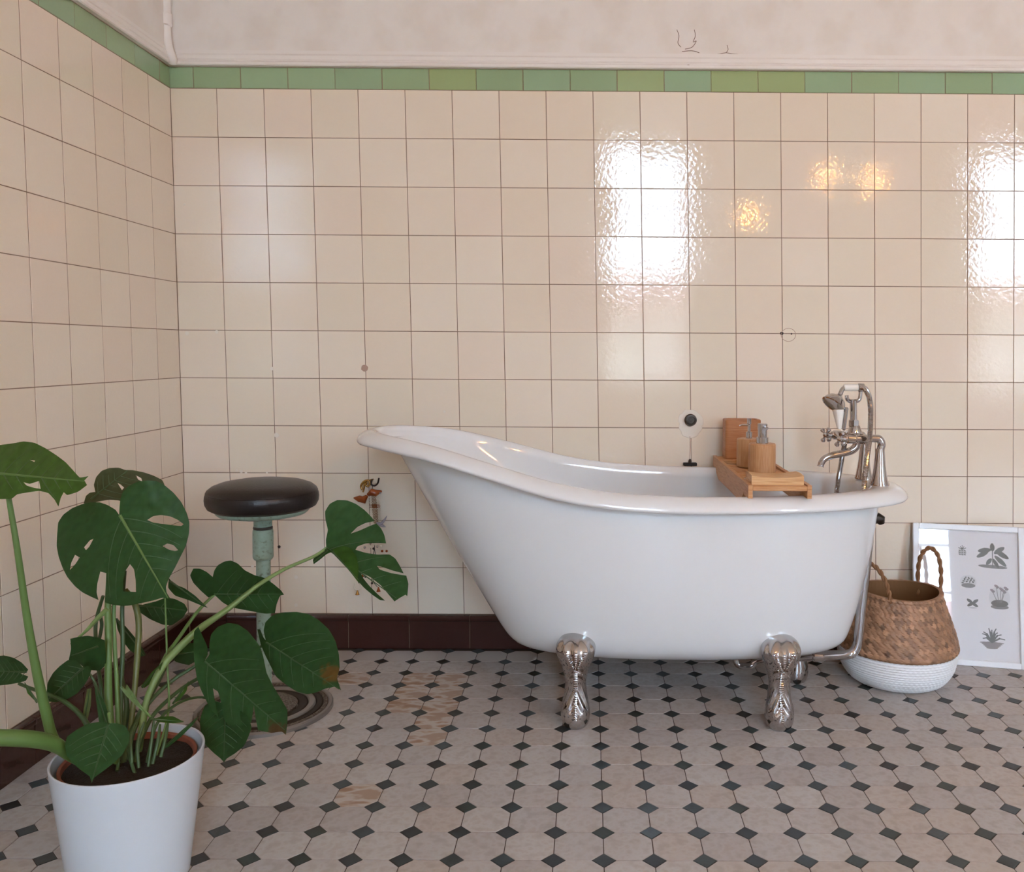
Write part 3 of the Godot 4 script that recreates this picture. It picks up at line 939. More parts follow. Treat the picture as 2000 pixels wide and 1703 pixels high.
# ---------------------------------------------------------------- tray and what stands on it
func build_tray() -> void:
	var xa := 1.590
	var xb := 1.748
	var zf := 0.055
	var zn := 0.676
	var yb := 0.613
	var o := thing("bath_tray", "bamboo tray laid across the bathtub rim", "tray", Vector3((xa + xb) / 2, yb, (zf + zn) / 2))
	var at := o.position
	# side rails with a step where they rest on the rim
	var prof := [Vector2(zf, yb), Vector2(zf + 0.055, yb), Vector2(zf + 0.065, yb - 0.01), Vector2(zf + 0.12, yb - 0.026), Vector2(zn - 0.125, yb - 0.026), Vector2(zn - 0.075, yb - 0.004), Vector2(zn - 0.066, yb + 0.006), Vector2(zn - 0.058, yb), Vector2(zn, yb), Vector2(zn, yb + 0.033), Vector2(zf, yb + 0.033)]
	for s in 2:
		var x0 := xa if s == 0 else xb - 0.011
		var rings := []
		for e in [0.0, 0.011]:
			var ring := PackedVector3Array()
			for p in prof:
				ring.append(Vector3(x0 + e, p.y, p.x) - at)
			rings.append(ring)
		# the rail outline is not convex: triangulate its two faces
		var V := PackedVector3Array()
		var I := PackedInt32Array()
		for r in rings:
			V.append_array(r)
		var n := prof.size()
		for j in n:
			var k := (j + 1) % n
			I.append_array([j, k, n + k, j, n + k, n + j])
		var tr := Geometry2D.triangulate_polygon(PackedVector2Array(prof))
		var flip := I
		for t in tr.size() / 3:
			var A := [tr[t * 3], tr[t * 3 + 1], tr[t * 3 + 2]]
			var cr: float = (prof[A[1]] - prof[A[0]]).cross(prof[A[2]] - prof[A[0]])
			if cr < 0.0:
				A = [A[0], A[2], A[1]]
			flip.append_array([A[0], A[2], A[1]])
			flip.append_array([n + A[0], n + A[1], n + A[2]])
		part("side_rail", finish(V, flip, 25.0, true), M.bamboo, o)
	var wx := xb - xa - 0.022
	var top := yb + 0.0305
	for e in [[zn - 0.058, 0.116], [0.43, 0.016], [0.40, 0.016], [0.37, 0.016], [0.34, 0.016], [0.31, 0.016], [0.28, 0.016], [0.25, 0.016], [zf + 0.05, 0.1]]:
		part("slat", box(Vector3(wx, 0.012, e[1]), 0.0015), M.bamboo, o, T(Vector3((xa + xb) / 2, top - 0.006 if e[1] > 0.05 else top - 0.008, e[0]) - at))
	# upright block at the wall end
	var b0 := on_y(1412, 893, top)
	var bx := thing("bamboo_cup", "square bamboo toothbrush cup on the tray end next to the wall", "cup", Vector3(b0.x + 0.056, top, 0.093))
	var hgt := 0.122
	var rings2 := []
	for e in [[0.0, 0.002], [0.002, 0.0], [hgt - 0.002, 0.0], [hgt, 0.002], [hgt, 0.008], [0.02, 0.008]]:
		var ring := PackedVector3Array()
		for j in 32:
			var a := TAU * j / 32
			var c := cos(a)
			var s := sin(a)
			ring.append(Vector3((0.056 - e[1]) * signf(c) * pow(absf(c), 0.25), e[0], (0.036 - e[1]) * signf(s) * pow(absf(s), 0.25)))
		rings2.append(ring)
	part("cup_body", loft(rings2, 35.0), M.bamboo_dark, bx)
	# two soap dispensers
	var d1 := thing("soap_dispenser", "bamboo soap dispenser with wide chrome pump just behind the soap dish", "dispenser", Vector3(1.671, top, 0.435), "soap dispensers on the tray")
	part("bottle", lathe([[0.0, 0.0], [0.035, 0.0], [0.0368, 0.002], [0.0368, 0.079], [0.0345, 0.082], [0.0, 0.082]], 40, 30.0), M.bamboo_upright, d1)
	part("collar", lathe([[0.0, 0.081], [0.0165, 0.081], [0.0165, 0.098], [0.0155, 0.099], [0.0, 0.099]], 28, 30.0), M.chrome, d1)
	part("pump_head", lathe([[0.0, 0.098], [0.0125, 0.098], [0.0125, 0.118], [0.0135, 0.12], [0.0135, 0.135], [0.012, 0.1365], [0.0, 0.1365]], 28, 30.0), M.chrome, d1)
	part("nozzle", tube([Vector3(0.006, 0.128, 0), Vector3(0.006, 0.128, 0.02), Vector3(0.006, 0.126, 0.032)], 0.004, 12), M.chrome, d1)
	var d2 := thing("soap_dispenser", "bamboo soap dispenser with slim pump in front of the square cup", "dispenser", Vector3(1.659, top, 0.30), "soap dispensers on the tray")
	part("bottle", lathe([[0.0, 0.0], [0.033, 0.0], [0.0348, 0.002], [0.0348, 0.079], [0.0325, 0.082], [0.0, 0.082]], 40, 30.0), M.bamboo_upright, d2)
	part("collar", lathe([[0.0, 0.081], [0.009, 0.081], [0.009, 0.1], [0.006, 0.102], [0.0, 0.102]], 20, 30.0), M.chrome, d2)
	part("pump_head", lathe([[0.0, 0.1], [0.0045, 0.1], [0.0045, 0.122], [0.0062, 0.124], [0.0062, 0.138], [0.007, 0.1405], [0.0, 0.1405]], 20, 30.0), M.chrome, d2)
	part("nozzle", tube([Vector3(0, 0.121, 0), Vector3(-0.02, 0.121, 0.003), Vector3(-0.029, 0.119, 0.004)], [0.0036, 0.0034, 0.002], 12), M.chrome, d2)
	# soap dish: block with a hollow top
	var sd := thing("soap_dish", "pale bamboo soap dish with hollowed top on the tray end", "soap dish", Vector3(1.667, top, zn - 0.062))
	var V := PackedVector3Array()
	var I := PackedInt32Array()
	var nx := 20
	var nz := 10
	for face_ in 2:
		for i in nx + 1:
			for j in nz + 1:
				var u := float(i) / nx * 2 - 1
				var v := float(j) / nz * 2 - 1
				var y := 0.0
				if face_ == 1:
					y = 0.026 - 0.0075 * (1.0 - u * u) * (1.0 - 0.25 * v * v) - 0.002 * absf(v)
				V.append(Vector3(u * 0.0655, y, v * 0.043))
	var fs := (nx + 1) * (nz + 1)
	for i in nx:
		for j in nz:
			var a := i * (nz + 1) + j
			I.append_array([a, a + 1, a + nz + 2, a, a + nz + 2, a + nz + 1])
			I.append_array([fs + a, fs + a + nz + 2, fs + a + 1, fs + a, fs + a + nz + 1, fs + a + nz + 2])
	var edge := []
	for i in nx + 1:
		edge.append(i * (nz + 1))
	for j in range(1, nz + 1):
		edge.append(nx * (nz + 1) + j)
	for i in range(nx - 1, -1, -1):
		edge.append(i * (nz + 1) + nz)
	for j in range(nz - 1, 0, -1):
		edge.append(j)
	for k in edge.size():
		var a: int = edge[k]
		var b: int = edge[(k + 1) % edge.size()]
		I.append_array([a, b, fs + b, a, fs + b, fs + a])
	part("dish_body", finish(V, I, 35.0, false), M.bamboo_light, sd)

# ---------------------------------------------------------------- stool
func build_stool() -> void:
	var o := thing("stool", "round black padded stool on a mint green pedestal with ringed metal base", "stool", Vector3(0.321, 0, 0.5))
	part("seat", lathe([[0.0, 0.547], [0.1, 0.547], [0.126, 0.550], [0.138, 0.557], [0.1435, 0.568], [0.1448, 0.58], [0.1437, 0.589], [0.1415, 0.5945], [0.1418, 0.5965], [0.1385, 0.603], [0.128, 0.6115], [0.108, 0.619], [0.07, 0.6255], [0.03, 0.6285], [0.0, 0.629]], 72, 28.0), M.leather, o)
	part("seat_plate", lathe([[0.0, 0.528], [0.04, 0.528], [0.09, 0.532], [0.112, 0.537], [0.119, 0.543], [0.121, 0.550], [0.117, 0.552], [0.0, 0.552]], 64), M.mint, o)
	part("collar", lathe([[0.0, 0.502], [0.0235, 0.502], [0.0235, 0.53], [0.0, 0.53]], 32), M.mint, o)
	part("clamp_band", lathe([[0.0, 0.495], [0.0245, 0.495], [0.0255, 0.4975], [0.0245, 0.501], [0.0, 0.501]], 32), M.dark_metal, o)
	part("sleeve", lathe([[0.0, 0.412], [0.022, 0.412], [0.0255, 0.416], [0.0265, 0.42], [0.0265, 0.488], [0.025, 0.494], [0.0, 0.494]], 36), M.mint, o)
	part("pole", lathe([[0.0, 0.02], [0.03, 0.022], [0.024, 0.034], [0.0195, 0.05], [0.0185, 0.08], [0.0185, 0.414], [0.0, 0.414]], 36), M.mint, o)
	part("base_plate", lathe([[0.0, 0.0], [0.07, 0.0], [0.082, 0.004], [0.085, 0.014], [0.07, 0.023], [0.03, 0.027], [0.0, 0.027]], 64), M.cast, o)
	for e in [[0.086, 0.112, 0.012, M.rubber], [0.113, 0.132, 0.015, M.steel_ring], [0.133, 0.152, 0.011, M.rubber], [0.153, 0.164, 0.013, M.cast], [0.165, 0.178, 0.012, M.steel_ring]]:
		var prof := [[e[0], 0.0], [e[1], 0.0], [e[1], e[2] - 0.003], [e[1] - 0.003, e[2]], [e[0] + 0.003, e[2]], [e[0], e[2] - 0.003]]
		var rings := []
		for p in prof:
			var ring := PackedVector3Array()
			for j in 72:
				var a := TAU * j / 72
				ring.append(Vector3(cos(a) * p[0], p[1], sin(a) * p[0]))
			rings.append(ring)
		part("base_ring", loft(rings, 35.0, false, true), e[3], o)

# ---------------------------------------------------------------- basket
func build_basket() -> void:
	var o := thing("basket", "brown woven seagrass belly basket with white dipped base beside the tub", "basket", Vector3(2.120, 0, 0.246))
	var prof := [[0.0, 0.118], [0.006, 0.132], [0.02, 0.146], [0.045, 0.161], [0.075, 0.1685], [0.1, 0.169], [0.105, 0.172], [0.115, 0.172], [0.15, 0.163], [0.19, 0.149], [0.23, 0.134], [0.262, 0.124], [0.27, 0.1215]]
	for band in 2:
		var ya := 0.0 if band == 0 else 0.1005
		var yb := 0.1 if band == 0 else 0.27
		var rows := 44 if band == 0 else 90
		var seg := 220
		var V := PackedVector3Array()
		var C := PackedColorArray()
		var I := PackedInt32Array()
		var nz := FastNoiseLite.new()
		nz.seed = 5
		nz.frequency = 0.05
		for i in rows + 1:
			var y := lerpf(ya, yb, float(i) / rows)
			var r := table(prof, y)
			for j in seg:
				var a := TAU * j / seg
				var u := a / TAU * 52.0
				var v := y / 0.0112
				var d := 0.0
				var tone := 0.0
				var k1 := 1.0
				var k2 := 1.0
				var over := true
				if band == 0:
					d = 0.0014 * sin(v * TAU * 1.5) + 0.0011 * sin(u * TAU * 1.4 + (PI if int(floor(v * 1.5)) % 2 == 0 else 0.0))
				else:
					# plaited: strands slant one way, then the other, in alternate courses
					var p1 := u + v * 0.5
					var p2 := u - v * 0.5
					k1 = absf(sin(p1 * PI))
					k2 = absf(sin(p2 * PI))
					over = (int(floor(p1)) + int(floor(p2))) % 2 == 0
					d = 0.0036 * (sqrt(k1) if over else sqrt(k2)) - 0.0022 + (0.0012 if over else 0.0)
					var hsh := nz.get_noise_2d(floor(p1) * 37.0, floor(p2) * 53.0)
					tone = hsh * 0.9 + (0.14 if over else -0.1)
					if y > 0.262:
						d += 0.002
				var wob := 1.0 + 0.02 * sin(a * 2.0 + 0.6) * (y / 0.27)
				V.append(Vector3(cos(a) * (r * wob + d), y + 0.004 * sin(a * 2.0 + 2.0) * pow(y / 0.27, 3.0), sin(a) * (r * wob + d)))
				if band == 0:
					C.append(Color(0.80, 0.82, 0.83))
				else:
					C.append(Color(0.31, 0.172, 0.098) * (1.0 + tone * 1.0))
		for i in rows:
			for j in seg:
				var k := (j + 1) % seg
				var a := i * seg + j
				var b := i * seg + k
				I.append_array([a, a + seg, b + seg, a, b + seg, b])
		# inside and bottom
		if band == 1:
			var st := V.size()
			for i in 11:
				var y := 0.27 - 0.26 * i / 10.0
				for j in seg:
					var a := TAU * j / seg
					var wob := 1.0 + 0.02 * sin(a * 2.0 + 0.6) * (y / 0.27)
					var r := table(prof, y) * wob - 0.007 - 0.0012 * absf(sin(a * 30.0 + i * 1.57))
					V.append(Vector3(cos(a) * r, y + 0.004 * sin(a * 2.0 + 2.0) * pow(y / 0.27, 3.0), sin(a) * r))
					C.append(Color(0.26, 0.135, 0.065))
			for i in 11:
				var ra := st + (i - 1) * seg if i > 0 else rows * seg
				var rb := st + i * seg
				for j in seg:
					var k := (j + 1) % seg
					I.append_array([ra + j, rb + j, rb + k, ra + j, rb + k, ra + k])
			var cc := V.size()
			V.append(Vector3(0, 0.008, 0))
			C.append(Color(0.26, 0.135, 0.065))
			for j in seg:
				I.append_array([cc, st + 10 * seg + (j + 1) % seg, st + 10 * seg + j])
		else:
			var cc := V.size()
			V.append(Vector3(0, 0.001, 0))
			C.append(Color(0.8, 0.82, 0.83))
			for j in seg:
				I.append_array([cc, j, (j + 1) % seg])
		# openings stay open, so set the turn by hand: outside faces run clockwise
		for t in I.size() / 3:
			var w := I[t * 3 + 1]
			I[t * 3 + 1] = I[t * 3 + 2]
			I[t * 3 + 2] = w
		part("dipped_base" if band == 0 else "woven_body", finish(V, I, 70.0, false, C), M.weave, o)
	# two rope handles
	for e in [[on_z(1794, 1160, 0.165), on_z(1793, 1118, 0.165), on_z(1799, 1085, 0.17), on_z(1816, 1070, 0.175), on_z(1832, 1085, 0.19), on_z(1838, 1120, 0.2), on_z(1836, 1160, 0.2)], [on_z(1741, 1188, 0.345), on_z(1738, 1168, 0.35), on_z(1731, 1140, 0.335), on_z(1716, 1113, 0.31), on_z(1697, 1100, 0.28), on_z(1678, 1106, 0.25), on_z(1668, 1130, 0.23), on_z(1664, 1160, 0.225)]]:
		var path := curve(e, 12)
		var list := []
		for s in 2:
			var strand := []
			for i in path.size():
				var d: Vector3 = (path[mini(i + 1, path.size() - 1)] - path[maxi(i - 1, 0)]).normalized()
				var n1 := d.cross(Vector3(0.2, 0.1, 1)).normalized()
				var n2 := d.cross(n1)
				var a := i * 0.55 + s * PI
				strand.append(path[i] + n1 * cos(a) * 0.0033 + n2 * sin(a) * 0.0033 - o.position)
			list.append(raw_tube(strand, 0.0042, 8))
		part("rope_handle", join(list, 50.0), M.rope, o)

# ---------------------------------------------------------------- framed print
func blob(img: Image, cx: float, cy: float, rx: float, ry: float, rot_: float, c: Color, pointed := 1.0) -> void:
	var R := int(ceil(maxf(rx, ry))) + 1
	for y in range(int(cy) - R, int(cy) + R + 1):
		for x in range(int(cx) - R, int(cx) + R + 1):
			if x < 0 or y < 0 or x >= img.get_width() or y >= img.get_height():
				continue
			var p := Vector2(x - cx, y - cy).rotated(-rot_)
			if pow(absf(p.x) / rx, 2.0 / pointed) + pow(absf(p.y) / ry, 2.0) < 1.0:
				img.set_pixel(x, y, c)
func stroke(img: Image, a: Vector2, b: Vector2, w: float, c: Color) -> void:
	var n := int(a.distance_to(b)) + 1
	for i in n + 1:
		var p := a.lerp(b, float(i) / n)
		blob(img, p.x, p.y, w, w, 0, c)
func print_image() -> ImageTexture:
	var W := 384
	var H := 512
	var img := Image.create_empty(W, H, false, Image.FORMAT_RGBA8)
	img.fill(c8(226, 226, 230))
	var dk := c8(62, 74, 76)
	var md := c8(104, 112, 114)
	var lt := c8(186, 190, 196)
	var at := func(u, v): return Vector2((u - 0.055) / 0.89 * W, (v - 0.05) / 0.9 * H)
	# big leafy plant
	var p: Vector2 = at.call(0.72, 0.225)
	blob(img, p.x, p.y + 40, 56, 7, 0.04, md)
	stroke(img, p + Vector2(0, 40), p + Vector2(0, -30), 1.2, dk)
	for e in [[-38, -8, 26, 9, -0.5], [-30, -24, 26, 10, -0.15], [36, -10, 30, 10, 0.55], [26, -26, 24, 10, -0.6], [0, -38, 16, 9, 1.5], [30, 16, 30, 9, 0.75], [-14, 20, 16, 8, -0.9], [12, 26, 22, 7, 1.0]]:
		blob(img, p.x + e[0], p.y + e[1], e[2], e[3], e[4], dk if int(e[0]) % 4 == 0 else c8(78, 92, 92), 1.4)
	# small pineapple-like plant
	p = at.call(0.45, 0.19)
	blob(img, p.x, p.y + 8, 16, 13, 0, lt)
	for k in 9:
		blob(img, p.x - 10 + (k % 3) * 10, p.y + 1 + int(k / 3) * 8, 4, 2.4, 0.5, md)
	for k in 5:
		stroke(img, p + Vector2(0, -4), p + Vector2(-14 + k * 7, -20 + absf(k - 2) * 5), 1.3, dk)
	# round terrarium
	p = at.call(0.5, 0.41)
	blob(img, p.x, p.y, 32, 27, 0, c8(208, 211, 215))
	blob(img, p.x, p.y + 15, 27, 9, 0, md)
	for k in 12:
		blob(img, p.x - 22 + k * 4, p.y + 5 - (k * 7) % 22, 5, 3, k * 0.7, dk if k % 2 == 0 else md)
	# glass with orchids
	p = at.call(0.775, 0.50)
	blob(img, p.x, p.y + 6, 40, 46, 0, c8(208, 211, 215))
	blob(img, p.x, p.y + 42, 34, 9, 0, md)
	blob(img, p.x, p.y + 28, 32, 14, 0, dk)
	for e in [[-12, -40], [6, -30], [16, -22], [-28, -22], [24, -34]]:
		stroke(img, p + Vector2(e[0] * 0.3, 24), p + Vector2(e[0], e[1]), 1.1, md)
		blob(img, p.x + e[0], p.y + e[1], 8, 5, 0.5, c8(128, 116, 126))
		blob(img, p.x + e[0] + 5, p.y + e[1] + 5, 6, 4, -0.6, c8(112, 108, 116))
	# small four-leaf plant
	p = at.call(0.535, 0.555)
	for e in [[-11, -6, 0.6], [11, -6, -0.6], [-9, 8, -0.5], [9, 8, 0.5]]:
		blob(img, p.x + e[0], p.y + e[1], 13, 6, e[2], dk, 1.3)
	blob(img, p.x, p.y + 20, 17, 3, 0, lt)
	# plant in an angular bowl
	p = at.call(0.70, 0.80)
	for k in 5:
		blob(img, p.x, p.y + 14 + k * 5, 46 - k * 6, 4, 0, c8(120, 118, 118))
	for k in 9:
		var a := -PI / 2 + (k - 4) * 0.33
		var tip := p + Vector2(cos(a) * (34 + (k % 3) * 8), 10 + sin(a) * (46 + (k % 2) * 8))
		stroke(img, p + Vector2(0, 12), p.lerp(tip, 0.6) + Vector2(0, -4), 3.2, dk)
		stroke(img, p.lerp(tip, 0.6) + Vector2(0, -4), tip, 2.0, dk)
	# sprig seen behind the reflection
	p = at.call(0.22, 0.43)
	for k in 4:
		blob(img, p.x - 8 + k * 5, p.y - k % 2 * 8, 7, 4, k * 0.8, c8(110, 124, 116))
	return ImageTexture.create_from_image(img)
func build_picture() -> void:
	var bl := on_y(1785, 1292.8, 0.0)
	var br := on_y(1998, 1308, 0.0)
	br.z += 0.006
	var tl := on_z(1774, 1020.5, 0.022)
	var xv := (br - bl).normalized()
	var yv := (tl - bl)
	yv = (yv - xv * yv.dot(xv))
	var h := yv.length()
	yv = yv.normalized()
	var zv := xv.cross(yv)
	var w := 0.333
	var o := thing("framed_print", "white framed print of small plants leaning on the tiled wall", "picture", bl + Vector3(0, 0.001, 0))
	o.basis = Basis(xv, yv, zv)
	var fw := 0.0185
	var dp := 0.02
	for s in 2:
		part("frame_stile", box(Vector3(fw, h, dp), 0.002), M.frame_white, o, T(Vector3(fw / 2 if s == 0 else w - fw / 2, h / 2, -dp / 2)))
		part("frame_rail", box(Vector3(w - 2 * fw, fw, dp), 0.002), M.frame_white, o, T(Vector3(w / 2, fw / 2 if s == 0 else h - fw / 2, -dp / 2)))
	part("backing", box(Vector3(w - 2 * fw, h - 2 * fw, 0.003), 0.0003), M.iron, o, T(Vector3(w / 2, h / 2, -0.0165)))
	var pm := mat(Color.WHITE, 0.6)
	pm.albedo_texture = print_image()
	var pw := w - 2 * fw
	var ph := h - 2 * fw
	var arr := []
	arr.resize(Mesh.ARRAY_MAX)
	arr[Mesh.ARRAY_VERTEX] = PackedVector3Array([Vector3(0, 0, 0), Vector3(0, ph, 0), Vector3(pw, ph, 0), Vector3(0, 0, 0), Vector3(pw, ph, 0), Vector3(pw, 0, 0)])
	arr[Mesh.ARRAY_NORMAL] = PackedVector3Array([Vector3.BACK, Vector3.BACK, Vector3.BACK, Vector3.BACK, Vector3.BACK, Vector3.BACK])
	arr[Mesh.ARRAY_TEX_UV] = PackedVector2Array([Vector2(0, 1), Vector2(0, 0), Vector2(1, 0), Vector2(0, 1), Vector2(1, 0), Vector2(1, 1)])
	var am := ArrayMesh.new()
	am.add_surface_from_arrays(Mesh.PRIMITIVE_TRIANGLES, arr)
	part("print_sheet", am, pm, o, T(Vector3(fw, fw, -0.0095)))
	part("glass_pane", box(Vector3(pw, ph, 0.002), 0.0003), M.glass, o, T(Vector3(w / 2, h / 2, -0.006)))

# ---------------------------------------------------------------- small things on the wall
func build_wall_bits() -> void:
	var w: Node3D = get_node("wall_back")
	# capped tap stub in a rough plaster patch
	var c := on_z(1347.5, 824, 0.0)
	var poly := []
	for k in 40:
		var a := TAU * k / 40
		var r := 0.04 + 0.002 * sin(a * 3.0 + 1.0) + rng.randf_range(-0.0025, 0.0025)
		poly.append(Vector2(cos(a) * r, sin(a) * r * 1.18))
	part("plaster_patch", slab(poly, 0.003, 0.001), M.filler, w, T(c + Vector3(0.002, -0.006, 0.0016)))
	var st := thing("tap_stub", "old dark metal tap stub in a plaster patch above the tub", "tap stub", on_z(1348.5, 820, 0.002))
	part("stub_body", lathe([[0.0, 0.0], [0.0195, 0.0], [0.0195, 0.01], [0.017, 0.014], [0.013, 0.0145], [0.012, 0.011], [0.008, 0.011], [0.0075, 0.0135], [0.0, 0.014]], 28), M.dark_metal, st, Transform3D(Basis(Vector3.RIGHT, PI / 2), Vector3.ZERO))
	var hk := thing("wall_clip", "small black metal clip on the wall just above the tub rim", "clip", on_z(1347, 905, 0.001))
	part("clip_plate", box(Vector3(0.044, 0.01, 0.02), 0.002), M.iron, hk, T(Vector3(0, -0.001, 0.01)))
	part("clip_stem", tube([Vector3(0, 0.003, 0.01), Vector3(0, 0.011, 0.01), Vector3(0, 0.014, 0.008)], [0.006, 0.005, 0.003], 12), M.dark_metal, hk)
	var k1 := on_z(1347.5, 852, 0.0015)
	var k2 := on_z(1347, 898, 0.0015)
	part("plaster_seam", tube([k1, k1.lerp(k2, 0.5) + Vector3(0.001, 0, 0), k2], 0.0009, 6), M.scar, w)
	# drilled hole with a scar ring
	var hc := on_z(1540, 654, 0.0005)
	var ring := []
	for k in 33:
		var a := TAU * k / 32
		ring.append(hc + Vector3(cos(a) * 0.0235, sin(a) * 0.021, 0))
	part("scar_ring", tube(ring, 0.0009, 6), M.scar, w)
	for e in [[1527, 651, 0.0055], [1546, 652, 0.0028]]:
		part("drill_hole", slab(circle(e[2], 14), 0.002, 0.0003), M.iron, w, T(on_z(e[0], e[1], 0.0007)))
	for e in [[365, 651, 0.007], [423, 648, 0.006], [531, 720, 0.006], [712, 719, 0.011], [540, 850, 0.008], [521, 923, 0.003], [578, 1127, 0.006], [578, 1182, 0.006], [493, 1106, 0.005], [868, 804, 0.004], [360, 399, 0.004], [471, 921, 0.005], [462, 919, 0.004], [480, 924, 0.004]]:
		part("filled_hole", slab(circle(e[2], 16), 0.002, 0.0005), M.filler if e[0] != 712 else M.scar, w, T(on_z(e[0], e[1], 0.0007)))
	part("drill_hole", slab(circle(0.005, 14), 0.002, 0.0003), M.iron, w, T(on_z(545, 1068, 0.0007)))
func circle(r: float, n: int) -> Array:
	var out := []
	for k in n:
		out.append(Vector2(cos(TAU * k / n) * r * (1.0 + 0.1 * sin(k * 2.3)), sin(TAU * k / n) * r))
	return out

func build_ornament() -> void:
	var z := 0.014
	var o := thing("wall_ornament", "small hanging ornament of brass scrolls, beads and bells on the wall", "ornament", on_z(722, 940, z))
	var at := o.position
	var f := func(x, y, dz = 0.0): return on_z(660 + x / 6.307, 920 + y / 6.307, z + dz) - at
	part("hanging_nail", tube([f.call(420, 100, -0.012), f.call(420, 100, 0.006)], 0.002, 8), M.iron, o)
	part("brass_scroll", tube(curve([f.call(300, 230), f.call(285, 180), f.call(320, 130), f.call(370, 115), f.call(395, 150), f.call(370, 190), f.call(340, 165), f.call(360, 140)], 6), 0.0035, 10), M.brass, o)
	part("brass_hook", tube(curve([f.call(310, 260), f.call(325, 200), f.call(330, 140), f.call(400, 110), f.call(440, 100)], 6), 0.0026, 8), M.brass, o)
	part("dark_horn", tube(curve([f.call(420, 110), f.call(410, 160), f.call(450, 180), f.call(490, 150), f.call(505, 85)], 6), 0.0028, 8), M.iron, o)
	part("thread", tube([f.call(425, 180), f.call(425, 250)], 0.0009, 6), M.iron, o)
	for e in [[[365, 290], [420, 240], [470, 260], [540, 245], [0.004, 0.012, 0.011, 0.003]], [[195, 330], [260, 320], [320, 345], [360, 300], [0.002, 0.011, 0.013, 0.004]]]:
		part("amber_fish", tube(curve([f.call(e[0][0], e[0][1]), f.call(e[1][0], e[1][1] + 20, 0.004), f.call(e[2][0], e[2][1] + 10, 0.004), f.call(e[3][0], e[3][1])], 1), e[4], 12), M.amber, o)
	part("glint_bead", ball(0.0035, 10), M.chrome, o, T(f.call(520, 270, 0.006)))
	# beaded strap
	var list := []
	for r in 22:
		for c in 7:
			var p: Vector3 = f.call(385 + c * 18 + (9 if r % 2 == 0 else 0) + r * 1.5, 312 + r * 15, 0.007)
			list.append([p, r])
	var dark := []
	var pale := []
	for e in list:
		var rb := raw_lathe([[0.0, -0.0015], [0.0016, -0.0007], [0.0017, 0.0006], [0.0, 0.0016]], 6)
		for i in rb[0].size():
			rb[0][i] += e[0]
		if e[1] in [7, 8, 9]:
			dark.append(rb)
		else:
			pale.append(rb)
	part("bead_strap", join(pale, 50.0), M.bead, o).set_meta("kind", "stuff")
	part("amber_beads", join(dark, 50.0), M.amber, o).set_meta("kind", "stuff")
	part("strap_cloth", tube([f.call(440, 305, -0.004), f.call(455, 480, -0.004), f.call(470, 640, -0.004)], [0.007, 0.0085, 0.007], 10), M.rope, o)
	for e in [[[470, 630], [540, 640], [605, 550]], [[470, 640], [540, 670], [590, 690]]]:
		part("feather", tube(curve([f.call(e[0][0], e[0][1]), f.call(e[1][0], e[1][1], 0.003), f.call(e[2][0], e[2][1], 0.006)], 4), [0.001, 0.003, 0.0042, 0.005, 0.0048, 0.0042, 0.003, 0.0016, 0.0006], 8), M.feather, o)
	part("lower_thread", tube(curve([f.call(470, 640), f.call(440, 800), f.call(450, 950), f.call(380, 1200), f.call(250, 1380)], 5), 0.001, 6), M.iron, o)
	part("lower_thread", tube(curve([f.call(450, 950), f.call(470, 1150), f.call(440, 1350), f.call(490, 1430)], 5), 0.001, 6), M.iron, o)
	for e in [[400, 930, 0], [440, 955, 1], [485, 930, 2], [525, 925, 0], [400, 890, 2], [455, 900, 0], [545, 985, 3], [600, 985, 3], [330, 940, 2], [300, 955, 0], [340, 1300, 1], [420, 1380, 1], [300, 1290, 3]]:
		part("bead", ball(0.0042, 10), [M.bead, M.iron, M.chrome, M.amber][e[2]], o, T(f.call(e[0], e[1], 0.004)))
	part("ring_charm", tube(curve([f.call(215, 1380), f.call(200, 1440), f.call(240, 1470), f.call(290, 1440), f.call(270, 1390)], 5), 0.0018, 8), M.bead, o)
	for e in [[240, 1470, M.brass], [500, 1430, M.amber]]:
		part("bell", lathe([[0.0, 0.0], [0.002, 0.0], [0.003, -0.004], [0.0055, -0.011], [0.007, -0.014], [0.0, -0.0125]], 16), e[2], o, T(f.call(e[0], e[1], 0.006)))

# ---------------------------------------------------------------- lamps behind the camera, mirrored in the glazed tiles
func build_lamps() -> void:
	for e in [[2.258, 1.915, "warm glass globe pendant lamp, lowest of three hung from the ceiling"], [2.81, 2.18, "warm glass globe pendant lamp hung between two other pendants"], [3.133, 2.164, "warm glass globe pendant lamp, last of three away from the plant"]]:
		var at := Vector3(e[0], e[1], 3.22)
		var o := thing("pendant_lamp", e[2], "lamp", at, "warm globe pendants")
		var bm := mat(c8(255, 226, 170), 0.3)
		bm.emission_enabled = true
		bm.emission = Color(1.0, 0.66, 0.28)
		bm.emission_energy_multiplier = 3.2
		part("bulb_globe", ball(0.033, 24), bm, o)
		part("socket", lathe([[0.0, 0.028], [0.02, 0.028], [0.022, 0.04], [0.018, 0.085], [0.006, 0.095], [0.0, 0.095]], 20), M.brass, o)
		part("cord", tube([Vector3(0, 0.09, 0), Vector3(0, ROOM_Y - at.y, 0)], 0.003, 8), M.iron, o)
		var l := OmniLight3D.new()
		l.name = "bulb_light"
		l.light_color = Color(1.0, 0.7, 0.36)
		l.light_energy = 0.054
		l.light_size = 0.03
		l.omni_range = 12.0
		l.omni_attenuation = 2.0
		l.shadow_enabled = true
		o.add_child(l)

